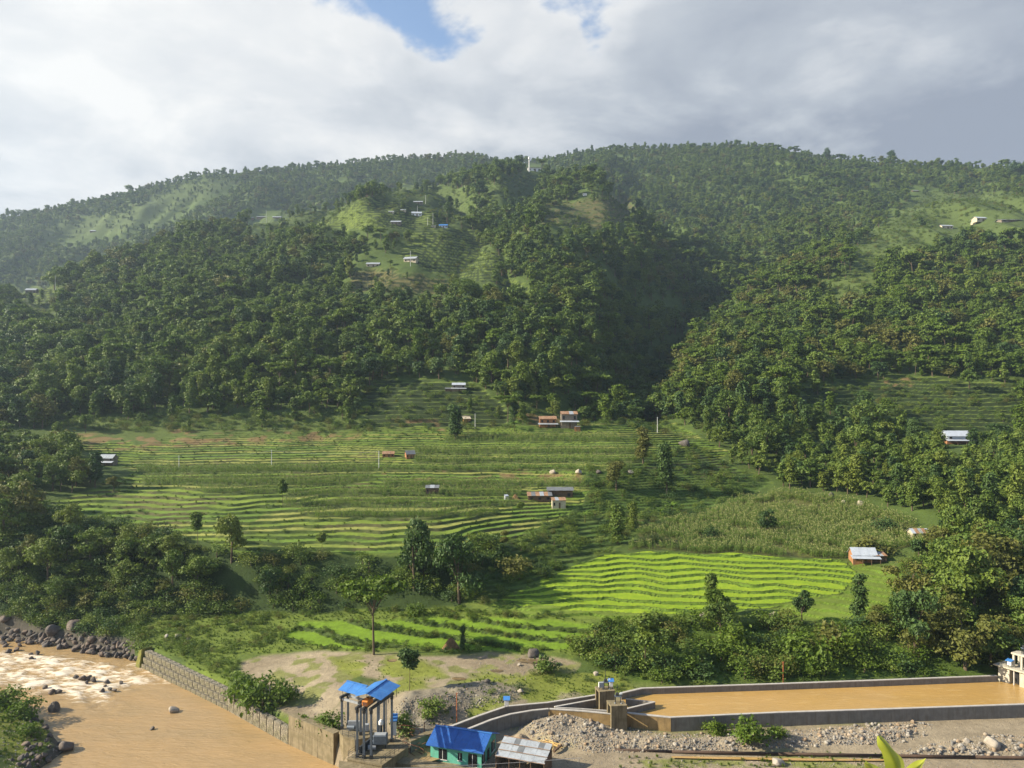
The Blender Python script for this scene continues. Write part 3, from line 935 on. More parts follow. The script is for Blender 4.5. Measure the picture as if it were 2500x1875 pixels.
# flats by the river
flat = sstep(175, 160, YY) * (1 - sstep(-2, 0, sd_riv)) * (PXG > 330)
gc = lay(gc, sstep(164, 152, YY) * (PXG > 800), (0.27, 0.22, 0.15))
gc = lay(gc, sstep(158, 150, YY) * (PXG > 800) * (PXG < 2150) * sstep(0.55, 0.66, n2) * 0.7, (0.13, 0.15, 0.035))
gc = lay(gc, m_dirt, (0.30, 0.245, 0.165))
gc = lay(gc, m_dirt * sstep(0.46, 0.64, n2) * 0.85, (0.22, 0.175, 0.115))
gc = lay(gc, m_dirt * sstep(0.52, 0.60, fbm(XX / 4, YY / 4, 4, 121)) * 0.85, (0.16, 0.175, 0.045))
gc = lay(gc, m_dirt * sstep(18, 0, m_dirt * 40 - 14 * n1) * 0.8, (0.15, 0.17, 0.04))
gc = lay(gc, m_dgrass * sstep(0.34, 0.5, n1), (0.185, 0.205, 0.040))
behind = zone([[(1150, 1660), (1500, 1640), (1560, 1690), (1400, 1708), (1240, 1722), (1110, 1770), (1000, 1800), (980, 1770), (1090, 1715)]], 14)
gc = lay(gc, behind * sstep(0.40, 0.5, n1), (0.165, 0.19, 0.035))
gc = lay(gc, m_heap, (0.29, 0.24, 0.17))
gc = lay(gc, m_spoil, (0.20, 0.175, 0.13))
bottom_grass = zone([[(1500, 1850), (2180, 1850), (2180, 1900), (1500, 1900)]], 12)
gc = lay(gc, bottom_grass * sstep(0.5, 0.6, n1) * .8, (0.16, 0.18, 0.04))
gc = lay(gc, (PXG < 330) * sstep(0, -1.0, sd_riv) * sstep(-4.5, -2.2, sd_riv) * (YY < 215), (0.075, 0.066, 0.052))
isl = zone([[(-400, 1660), (60, 1690), (120, 1760), (100, 1830), (-400, 1900)]], 15) * (YY < 175)
gc = lay(gc, isl * sstep(0.42, 0.55, n1), (0.15, 0.17, 0.03))
gc *= (0.82 + 0.36 * n3)[..., None]

# ------------------------------------------------------------------ ground objects
idx = np.arange(NROW * NCOL).reshape(NROW, NCOL)
quad = np.stack([idx[:-1, :-1], idx[:-1, 1:], idx[1:, 1:], idx[1:, :-1]], -1)
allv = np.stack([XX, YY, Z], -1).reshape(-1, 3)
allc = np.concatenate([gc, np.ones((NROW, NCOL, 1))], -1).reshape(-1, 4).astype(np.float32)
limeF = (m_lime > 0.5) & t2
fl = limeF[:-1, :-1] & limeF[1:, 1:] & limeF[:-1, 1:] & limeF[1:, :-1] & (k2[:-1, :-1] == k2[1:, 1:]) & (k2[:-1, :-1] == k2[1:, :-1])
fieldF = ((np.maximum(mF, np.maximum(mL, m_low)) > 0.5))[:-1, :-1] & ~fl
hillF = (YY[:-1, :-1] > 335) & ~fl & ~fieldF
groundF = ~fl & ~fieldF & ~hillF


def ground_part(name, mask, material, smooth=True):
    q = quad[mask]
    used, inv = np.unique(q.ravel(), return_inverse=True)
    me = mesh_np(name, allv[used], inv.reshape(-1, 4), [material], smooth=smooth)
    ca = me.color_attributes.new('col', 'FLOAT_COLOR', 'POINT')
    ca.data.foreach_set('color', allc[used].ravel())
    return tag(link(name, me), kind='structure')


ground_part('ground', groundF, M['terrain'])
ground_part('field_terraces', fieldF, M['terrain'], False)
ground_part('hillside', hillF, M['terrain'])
for k in np.unique(k2[:-1, :-1][fl]):
    mk = fl & (k2[:-1, :-1] == k)
    if mk.sum() > 60:
        ground_part('rice_paddy', mk, M['rice'])

# river water
gx = np.arange(-190, -2, 0.55); gy = np.arange(62, 235, 0.55)
RX, RY = np.meshgrid(gx, gy)
sdw = sdist(RIV, RX, RY)
FOAM_PX = [(-500, 1545), (150, 1592), (330, 1622), (420, 1668), (300, 1690), (262, 1742), (150, 1712), (-50, 1682), (-500, 1660)]
FOAM = [tuple(P(a, b, 0.0)[:2]) for a, b in FOAM_PX]
foam = sstep(-5, 6, sdist(FOAM, RX, RY))
fo2 = np.exp(-(sdist(RIV, RX, RY) / 2.2) ** 2) * 0.35 * (RX > -95)
wv = (fbm(RX / 2.6 + 0.3 * RY / 2.6, RY / 1.7, 4, 71) - 0.5)
rz = 0.0 + wv * (0.10 + 0.95 * foam)
ii = np.arange(RX.size).reshape(RX.shape)
qf = np.stack([ii[:-1, :-1], ii[:-1, 1:], ii[1:, 1:], ii[1:, :-1]], -1)[(sdw > -2.0)[:-1, :-1]]
used, inv = np.unique(qf.ravel(), return_inverse=True)
rv = np.stack([RX, RY, rz], -1).reshape(-1, 3)[used]
me = mesh_np('river', rv, inv.reshape(-1, 4), [M['river']], smooth=True)
fa_ = me.attributes.new('foam', 'FLOAT', 'POINT')
fa_.data.foreach_set('value', np.clip(foam * (0.55 + 0.9 * (wv + 0.5)) * 0.8 + fo2, 0, 1).ravel()[used].astype(np.float32))
tag(link('river', me), kind='structure')
# ------------------------------------------------------------------ plant models
def leaves_on(rng, lobes, n, size, up=0.25, clump=7, spread=0.55, jitter=0.55, low=-0.55):
    """quads in clumps over the shells of several lobes: a leafy crown with gaps"""
    lobes = [(np.array(c, float), np.array(r, float)) for c, r in lobes]
    area = np.array([(r[0] * r[1] * r[2]) ** (2 / 3) for c, r in lobes])
    nc = max(1, n // clump)
    li = rng.choice(len(lobes), nc, p=area / area.sum())
    c = np.array([l[0] for l in lobes])[li]; r = np.array([l[1] for l in lobes])[li]
    d = rng.normal(size=(nc, 3)); d[:, 2] += up
    d /= np.linalg.norm(d, axis=1)[:, None]
    d[:, 2] = np.where(d[:, 2] < low, -d[:, 2], d[:, 2])
    pc = c + d * r * rng.uniform(0.72, 1.10, (nc, 1))
    keep = np.ones(nc, bool)
    for k, (lc, lr) in enumerate(lobes):
        q = ((pc - lc) / lr)
        keep &= ~(((q ** 2).sum(1) < 0.45) & (li != k))
    pc, d = pc[keep], d[keep]
    nc = len(pc)
    p = np.repeat(pc, clump, 0) + rng.normal(size=(nc * clump, 3)) * spread * np.array([1, 1, 0.6])
    nrm = np.repeat(d, clump, 0) + rng.normal(size=(nc * clump, 3)) * jitter + np.array([0, 0, 0.25])
    return p, nrm, size * rng.uniform(0.6, 1.35, nc * clump)


def quads(rng, p, nrm, s, aspect=1.7):
    nrm = nrm / (np.linalg.norm(nrm, axis=1)[:, None] + 1e-9)
    a = rng.normal(size=p.shape)
    u = np.cross(nrm, a); u /= (np.linalg.norm(u, axis=1)[:, None] + 1e-9)
    w = np.cross(nrm, u)
    u = u * s[:, None] * 0.5; w = w * s[:, None] * 0.5 * aspect
    bend = nrm * s[:, None] * 0.12
    v = np.stack([p - w - bend, p + u, p + w - bend, p - u], 1).reshape(-1, 3)
    f = np.arange(len(v)).reshape(-1, 4)
    return v, f


def limb_tubes(paths, n=6):
    """paths: list of [(x,y,z,r), ...]"""
    V, Fc = [], []
    b = 0
    for path in paths:
        for i, (x, y, z, r) in enumerate(path):
            for k in range(n):
                a = 2 * math.pi * k / n
                V.append((x + r * math.cos(a), y + r * math.sin(a), z))
        for i in range(len(path) - 1):
            for k in range(n):
                k2_ = (k + 1) % n
                Fc.append((b + i * n + k, b + i * n + k2_, b + (i + 1) * n + k2_, b + (i + 1) * n + k))
        b += len(path) * n
    return np.array(V), np.array(Fc)


def tree_shape(kind, seed):
    """-> trunk paths, lobes for a tree about 12 m tall"""
    r = random.Random(seed)
    paths, lobes = [], []
    if kind == 'round':
        hb = r.uniform(2.0, 3.4)
        bx, by = r.uniform(-.4, .4), r.uniform(-.4, .4)
        paths.append([(0, 0, -0.8, .34), (bx * .4, by * .4, hb, .25), (bx, by, 7.5, .13), (bx, by, 10, .04)])
        for i in range(r.randint(8, 11)):
            a = r.uniform(0, 6.28); d = r.uniform(0.6, 3.1); z = r.uniform(4.2, 10.2)
            d *= 1 - max(0, (z - 7.5)) / 5.5
            c = (d * math.cos(a), d * math.sin(a), z)
            q = r.uniform(1.3, 2.3)
            lobes.append((c, (q, q, q * r.uniform(.65, .9))))
            if i < 6:
                paths.append([(bx * .5, by * .5, hb + i * .4, .13), (c[0] * .6, c[1] * .6, z - 1.0, .08), (c[0], c[1], z, .03)])
    elif kind == 'tall':
        paths.append([(0, 0, -0.8, .27), (r.uniform(-.3, .3), 0, 5, .2), (r.uniform(-.4, .4), r.uniform(-.3, .3), 11.5, .05)])
        z = 3.2
        while z < 12.2:
            q = r.uniform(1.0, 1.75) * (1.0 - 0.35 * max(0, z - 8) / 4.5)
            lobes.append(((r.uniform(-.8, .8), r.uniform(-.8, .8), z), (q, q, q * .75)))
            z += r.uniform(.7, 1.3)
    elif kind == 'column':
        paths.append([(0, 0, -0.8, .22), (0.1, 0, 5, .17), (r.uniform(-.2, .2), 0, 11, .05)])
        z = 2.2
        while z < 12:
            q = r.uniform(.95, 1.5)
            lobes.append(((r.uniform(-.35, .35), r.uniform(-.35, .35), z), (q, q, q * .8)))
            z += r.uniform(.8, 1.3)
    elif kind == 'umbrella':
        paths.append([(0, 0, -0.8, .20), (0.15, 0, 4.5, .15), (0.25, 0.05, 7.6, .11)])
        for i in range(9):
            a = i * 0.698 + r.uniform(-.25, .25); d = r.uniform(1.2, 4.0); z = 8.2 + r.uniform(0, 3.0) + (4 - d) * .25
            c = (d * math.cos(a), d * math.sin(a), z)
            lobes.append((c, (r.uniform(1.3, 1.9), r.uniform(1.3, 1.9), r.uniform(.32, .5))))
            paths.append([(0.2, 0, 6.2 + .15 * i, .09), (c[0] * .5, c[1] * .5, z - 1.1, .06), (c[0], c[1], z - .1, .02)])
    elif kind == 'broad':
        paths.append([(0, 0, -0.8, .38), (0.2, 0, 3.2, .28), (0.3, 0.2, 7, .12)])
        for i in range(14):
            a = r.uniform(0, 6.28); d = r.uniform(.4, 4.4); z = r.uniform(3.2, 9.4) - d * .22
            c = (d * math.cos(a), d * math.sin(a), z + .8)
            q = r.uniform(1.3, 2.2)
            lobes.append((c, (q, q, q * .62)))
            if i < 6:
                paths.append([(0.2, 0, 2.6 + .3 * i, .15), (c[0] * .55, c[1] * .55, z - .6, .09), (c[0], c[1], z + .5, .03)])
    elif kind == 'sapling':
        paths.append([(0, 0, -0.5, .09), (0.05, 0, 4.5, .07), (0.1, 0.0, 8, .03)])
        for i in range(5):
            q = r.uniform(.8, 1.5)
            lobes.append(((r.uniform(-.8, .8), r.uniform(-.8, .8), r.uniform(6.5, 11)), (q, q, q)))
    elif kind == 'bush':
        paths.append([(0, 0, -0.4, .16), (0.1, 0, 1.2, .1), (0.3, .2, 2.6, .03)])
        for i in range(9):
            a = r.uniform(0, 6.28); d = r.uniform(0, 2.1); z = r.uniform(.7, 2.9) - d * .25
            q = r.uniform(.8, 1.35)
            lobes.append(((d * math.cos(a), d * math.sin(a), z), (q, q, q * .8)))
    return paths, lobes


TREE = {}


def near_tree(kind, seed, nleaf=2600, size=0.42, leaf='leaf', bark='bark'):
    key = (kind, seed, leaf)
    if key not in TREE:
        rng = np.random.default_rng(seed * 13 + 5)
        paths, lobes = tree_shape(kind, seed)
        spread = 0.42 if kind not in ('umbrella',) else 0.30
        p, nrm, s = leaves_on(rng, lobes, nleaf, size, spread=spread, low=-0.8 if kind != 'umbrella' else -0.3)
        v, f = quads(rng, p, nrm, s)
        crown = mesh_np('crown', v, f, [M[leaf]])
        tv, tf = limb_tubes(paths, 7)
        trunk = mesh_np('trunk', tv, tf, [M[bark]], smooth=True)
        TREE[key] = (trunk, crown)
    return TREE[key]


def far_tree(name, kind, seed, nleaf, size, leaf, bark='bark'):
    rng = np.random.default_rng(seed * 31 + 3)
    paths, lobes = tree_shape(kind, seed)
    p, nrm, s = leaves_on(rng, lobes, nleaf, size, clump=5, spread=0.5, jitter=0.5, low=-0.4)
    v, f = quads(rng, p, nrm, s, 1.4)
    tv, tf = limb_tubes(paths[:2], 5)
    me = mesh_np(name, np.concatenate([v, tv]), np.concatenate([f, tf + len(v)]), [M[leaf], M[bark]],
                 mi=np.concatenate([np.zeros(len(f), int), np.ones(len(tf), int)]))
    return bpy.data.objects.new(name, me)


def model_set(name, objs):
    c = bpy.data.collections.new(name)
    for o in objs:
        c.objects.link(o)
    return c


def scatter(name, coll, pts, rot, scl, idx):
    """one stuff object: models of a collection set out on points"""
    pts = np.asarray(pts, np.float32)
    me = bpy.data.meshes.new(name)
    me.vertices.add(len(pts))
    me.vertices.foreach_set('co', pts.ravel())
    for nm, typ, arr in (('rot', 'FLOAT_VECTOR', rot), ('scl', 'FLOAT_VECTOR', scl), ('idx', 'INT', idx)):
        a = me.attributes.new(nm, typ, 'POINT')
        a.data.foreach_set('vector' if typ == 'FLOAT_VECTOR' else 'value', np.asarray(arr, np.int32 if typ == 'INT' else np.float32).ravel())
    me.update()
    o = link(name, me)
    ng = bpy.data.node_groups.new(name, 'GeometryNodeTree')
    ng.interface.new_socket('Geometry', in_out='INPUT', socket_type='NodeSocketGeometry')
    ng.interface.new_socket('Geometry', in_out='OUTPUT', socket_type='NodeSocketGeometry')
    gi = ng.nodes.new('NodeGroupInput'); go = ng.nodes.new('NodeGroupOutput')
    mp = ng.nodes.new('GeometryNodeMeshToPoints')
    ip = ng.nodes.new('GeometryNodeInstanceOnPoints')
    ci = ng.nodes.new('GeometryNodeCollectionInfo')
    ci.inputs['Collection'].default_value = coll
    ci.inputs['Separate Children'].default_value = True
    ci.inputs['Reset Children'].default_value = True
    ip.inputs['Pick Instance'].default_value = True

    def attr(nm, typ):
        a = ng.nodes.new('GeometryNodeInputNamedAttribute')
        a.data_type = typ
        a.inputs['Name'].default_value = nm
        return a.outputs['Attribute']
    ng.links.new(gi.outputs[0], mp.inputs['Mesh'])
    ng.links.new(mp.outputs[0], ip.inputs['Points'])
    ng.links.new(ci.outputs[0], ip.inputs['Instance'])
    ng.links.new(attr('idx', 'INT'), ip.inputs['Instance Index'])
    ng.links.new(attr('rot', 'FLOAT_VECTOR'), ip.inputs['Rotation'])
    ng.links.new(attr('scl', 'FLOAT_VECTOR'), ip.inputs['Scale'])
    ng.links.new(ip.outputs[0], go.inputs[0])
    md = o.modifiers.new('scatter', 'NODES')
    md.node_group = ng
    return tag(o, kind='stuff')


def spin(n, tilt=0.08):
    return np.stack([RNG.normal(0, tilt, n), RNG.normal(0, tilt, n), RNG.uniform(0, 6.283, n)], 1)


def jgrid(y0, y1, sp, grow=0.0):
    """jittered points over the fan between two distances"""
    out = []
    y = y0
    while y < y1:
        s = sp * (1 + grow * (y - y0))
        x0, x1 = -0.80 * y, 0.80 * y
        xs = np.arange(x0, x1, s)
        xs = xs + RNG.uniform(-.48, .48, len(xs)) * s
        ys = y + RNG.uniform(-.48, .48, len(xs)) * s
        out.append(np.stack([xs, ys], 1))
        y += s
    return np.concatenate(out)


# ------------------------------------------------------------------ the woods
FOREST_KINDS = [('round', 1, 'leaf'), ('round', 2, 'leaf'), ('round', 3, 'leaf'), ('tall', 4, 'leaf'), ('broad', 5, 'leaf'), ('round', 6, 'leaf_dark'),
                ('tall', 7, 'leaf_dark'), ('broad', 8, 'leaf_dry'), ('round', 9, 'leaf_bright'), ('column', 10, 'leaf'), ('tall', 11, 'leaf_bright'), ('round', 12, 'leaf_dry'), ('umbrella', 13, 'leaf_bright'), ('broad', 14, 'leaf')]
BELT = [[(1700, 1010), (1900, 960), (2160, 990), (2260, 1050), (2420, 1085), (2700, 1060), (2700, 1330), (2340, 1330), (2240, 1262), (2150, 1228), (2030, 1200), (1900, 1195), (1780, 1130), (1690, 1085)]]
RWOOD = [[(2260, 1345), (2700, 1330), (2700, 1648), (2440, 1644), (2300, 1640), (2200, 1610), (2190, 1510), (2230, 1420)]]
LWOOD = [[(-400, 1060), (80, 1080), (100, 1190), (60, 1250), (200, 1300), (420, 1350), (540, 1410), (420, 1470), (250, 1515), (-400, 1530)]]
LWOOD.append([(60, 1075), (190, 1092), (215, 1140), (235, 1175), (290, 1205), (90, 1215)])
LEDGE = [[(560, 1395), (1130, 1395), (1180, 1440), (1000, 1480), (600, 1480)]]

pts = np.concatenate([jgrid(150, 340, 5.8), jgrid(340, 700, 6.7, 0.0005), jgrid(700, 2050, 9.2, 0.0)])
X, Y = pts[:, 0], pts[:, 1]
zt = ground_z(X, Y)
ppx, ppy = project(X, Y, zt)
qx = sample(QX, X, Y); qy = sample(QY, X, Y)
inz = lambda polys: np.max([sdist(p, qx, qy) for p in polys], 0) > 0
open_ = np.maximum(sample(m_open, X, Y), np.max([sdist(p, ppx, ppy - 24) for p in OPEN], 0) > 0) * (Y > 380)
farwood = (Y > 392) & (sample(m_field, X, Y) < 0.3) & (sample(m_rcorn, X, Y) < .3)
dens = np.where(farwood, 1.0 - 0.90 * open_, 0.0)
thin = fbm(X / 60, Y / 60, 3, 81)
dens *= np.where(thin < 0.36, 0.55, 1.0)
belt = inz(BELT) & (sample(m_rcorn, X, Y) < 0.2) & (sample(m_field, X, Y) < .4)
rwood = inz(RWOOD) & (sample(m_dull, X, Y) < .2); lwood = inz(LWOOD) & (sd := sample(sd_riv, X, Y) < -9) & (sample(m_field, X, Y) < .4)
ledge = inz(LEDGE)
scrubtrees = inz(RSCRUB) & ~rwood
dens = np.where(belt & (Y < 420), 0.95, dens)
dens = np.where(rwood & (Y < 300), 0.80, dens)
dens = np.where(lwood & (Y < 420), 0.70, dens)
dens = np.where(ledge & (Y < 300), 0.16, dens)
dens = np.where(scrubtrees & (Y < 250) & (Y > 175), 0.13, dens)
top0 = ppy - 12 * 1.1 * F / Y
covers = np.max([sdist(p, ppx, top0 + 10) for p in (OPEN[0], OPEN[1], OPEN[2], OPEN[5], OPEN[6], OPEN[8], OPEN[9], OPEN[10], OPEN[13], OPEN[14])], 0) > 0
dens = np.where(covers & (Y > 300), dens * 0.22, dens)
keep = RNG.random(len(pts)) < dens
sc = np.clip(RNG.normal(0.96, 0.28, len(pts)), 0.45, 1.75)
sc *= np.where(open_ > .5, 0.72, 1.0)
sc *= np.where(Y > 392, 1.04, 1.0) * np.where(belt & (Y < 420), .80, 1.0) * np.where(Y > 750, 1.10, 1.0) * np.where(Y > 1250, 0.80, 1.0) * RNG.choice([.8, 1, 1, 1.2], len(pts))
sc *= np.where(lwood | ledge, 0.78, 1.0) * np.where(scrubtrees & (Y < 250), 0.62, 1.0) * np.where(rwood, 0.92, 1.0)
# houses and tall landmarks keep a clearing
CLEAR = [(1365, 1035, 80), (1345, 1212, 90), (258, 1122, 45), (1120, 945, 45), (2345, 1075, 60), (2115, 1362, 80), (2250, 1300, 45), (910, 648, 40), (1000, 632, 45), (965, 545, 35), (1018, 525, 40), (1080, 552, 40), (1022, 497, 36), (650, 528, 60), (70, 707, 40), (225, 564, 30), (1300, 412, 36), (2315, 552, 50), (2400, 537, 50), (2470, 540, 60), (1428, 475, 25), (2235, 466, 30), (1135, 1018, 30)]
dens_ridge = sdist(OPEN[7], ppx, ppy) > 0
keep |= dens_ridge & (RNG.random(len(pts)) < .30)
for a, b, w in CLEAR:
    up, dn = w * 0.25, w * 0.85
    keep &= ~((np.abs(ppx - a) < w * .62) & (ppy > b - up) & (ppy < b + dn) & (Y > 180))
    keep &= ~((np.abs(ppx - a) < w * .62) & (ppy > b - up) & (ppy - 13 * sc * F / Y < b + 2) & (Y > 180) & (Y < 700))
top = ppy - 12 * sc * F / Y
runm = sample(RUNMIN, X, Y)
# hidden well behind a ridge: nothing of it would ever show
keep &= top < runm + 26 + 8
X, Y, zt, sc, top, runm, ppx, ppy = (a[keep] for a in (X, Y, zt, sc, top, runm, ppx, ppy))
belt, rwood, lwood, ledge, open_, scrubtrees = (a[keep] for a in (belt, rwood, lwood, ledge, open_, scrubtrees))
w = np.array([.14, .13, .12, .11, .08, .08, .06, .04, .05, .05, .04, .03, .02, .07])
ki = RNG.choice(14, len(X), p=w / w.sum())
dk = fbm(X / 130, Y / 130, 3, 91)
ki = np.where((dk > .60) & (RNG.random(len(X)) < .4), RNG.choice([5, 6], len(X)), ki)
ki = np.where((ppx > 1640) & (Y < 900) & (RNG.random(len(X)) < .42), RNG.choice([7, 8, 10, 11, 12], len(X)), ki)
ki = np.where((fbm(X / 70, Y / 70, 3, 131) > .60) & (RNG.random(len(X)) < .5), RNG.choice([8, 10, 12, 3], len(X)), ki)
ki = np.where(belt & (Y < 420), RNG.choice([3, 6, 0, 4, 3, 9], len(X)), ki)
ki = np.where(rwood & (Y < 300), RNG.choice([5, 4, 0, 7, 1], len(X)), ki)
ki = np.where(lwood & (Y < 420), RNG.choice([0, 1, 5, 4, 2, 7], len(X)), ki)
ki = np.where(scrubtrees & (Y < 250), RNG.choice([8, 10, 0, 7, 3], len(X)), ki)
ki = np.where(open_ > .5, RNG.choice([9, 3, 0, 6], len(X)), ki)
show = 12 * sc * F / Y * ((top < runm - 10) & (np.abs(ppx - 1250) < 1290) & (ppy < 1950))
order = np.argsort(-show)
N_SINGLE = 230
single = order[:N_SINGLE]
rest = order[N_SINGLE:]
models = model_set('forest models', [far_tree('forest_tree', k, s, 1050, 0.72, lf) for k, s, lf in FOREST_KINDS])
scatter('forest', models, np.stack([X, Y, zt - 0.3], 1)[rest], spin(len(rest)), np.stack([sc * RNG.uniform(.95, 1.25, len(sc)), sc * RNG.uniform(.95, 1.25, len(sc)), sc * RNG.uniform(.85, 1.1, len(sc))], 1)[rest], ki[rest])

LEAFWORD = {'leaf': 'green', 'leaf_dark': 'dark green', 'leaf_dry': 'olive', 'leaf_bright': 'light green'}
KINDWORD = {'round': 'round crowned', 'tall': 'tall narrow', 'broad': 'spreading', 'umbrella': 'flat topped', 'column': 'columnar'}
n_tree = 0


def put_tree(name, loc, kind, seed, leaf, scl, label, group=None, cat='tree', bark='bark', rz=None, nleaf=2600, size=0.42):
    t = thing(name, label, cat, loc, random.uniform(0, 6.28) if rz is None else rz, group)
    t.scale = (scl, scl, scl) if isinstance(scl, (int, float)) else scl
    tr, cr = near_tree(kind, seed, nleaf, size, leaf, bark)
    link('trunk', tr, t)
    link('crown', cr, t)
    return t


MARKS = [(2345, 1065, 'the white roofed house'), (2112, 1360, 'the white barn'), (2250, 1300, 'the striped roof shed'), (1870, 1270, 'the round maize field tree'), (1672, 1080, 'the big dark rock'), (1605, 1035, 'the white pole'),
         (1392, 1030, 'the rusty two storey house'), (1120, 945, 'the hill foot house'), (258, 1120, 'the grey tin house'), (565, 1310, 'the tall leafy terrace tree'), (182, 1520, 'the largest dark boulder'), (288, 1520, 'the brown bank boulder'),
         (1012, 1360, 'the dark ragged tree'), (1122, 1380, 'the wide dark scarp tree'), (2232, 1510, 'the blue green leafed tree'), (2450, 1640, 'the outlet structure'), (1958, 1480, 'the bushy paddy corner tree'), (2098, 1465, 'the two tiered dark tree'),
         (2290, 1020, 'the right hand terraces'), (1800, 1180, 'the upper corner of the maize field'), (2030, 1200, 'the edge of the maize field'), (2160, 1282, 'the round maize shrub'), (1640, 960, 'the mouth of the side valley'), (700, 1060, 'the left earth bank'), (300, 1060, 'the left end of the earth bank'),
         (60, 1250, 'the left edge of the picture'), (2480, 1250, 'the right edge of the picture'), (2400, 1180, 'the banana plant at right'), (800, 1440, 'the middle of the scarp'), (1900, 1100, 'the middle of the tree belt'), (1900, 880, 'the open slope on the right hill')]
grp_seen = {}


def where_words(x, y):
    m = min(MARKS, key=lambda q: abs(q[0] - x) + 1.3 * abs(q[1] - y))
    dx, dy = x - m[0], y - m[1]
    d_ = math.hypot(dx, dy)
    rel = ('left of' if dx < 0 else 'right of') if abs(dx) > abs(dy) * 1.2 else ('above' if dy < 0 else 'below')
    dist = 'just ' if d_ < 45 else 'well ' if d_ > 110 else ''
    return f'{dist}{rel} {m[2]}'


for i in single:
    kind, seed, leaf = FOREST_KINDS[ki[i]]
    if belt[i] and Y[i] < 420:
        where, grp = 'in the belt of trees between the maize field and the right hand hill', 'trees in the belt below the right hand hill'
    elif rwood[i]:
        where, grp = 'in the dark wood beside the far end of the basin', 'trees in the wood beside the basin'
    elif lwood[i]:
        where, grp = 'on the steep bank above the river bend', 'trees on the bank above the river bend'
    elif scrubtrees[i] and Y[i] < 250:
        where, grp = '', 'trees in the scrub behind the basin'
    elif ledge[i]:
        where, grp = 'on the dark scarp under the terraced fields', 'trees on the scarp under the terraces'
    elif ppx[i] < 1640:
        where, grp = 'at the lower edge of the forest on the middle hill', 'trees at the foot of the middle hill'
    else:
        where, grp = 'on the lower slope of the right hand hill', 'trees on the lower slope of the right hand hill'
    lab_ = f'{"big " if sc[i] > 1.15 else "small " if sc[i] < .78 else ""}{KINDWORD[kind]} {LEAFWORD[leaf]} tree {where_words(ppx[i], (ppy[i] + top[i]) / 2)}'
    grp = grp_seen.setdefault(lab_, grp)
    put_tree('tree', (X[i], Y[i], zt[i] - 0.3), kind, seed, leaf, (sc[i] * random.uniform(.9, 1.15), sc[i] * random.uniform(.9, 1.15), sc[i] * random.uniform(.85, 1.1)), lab_, grp)

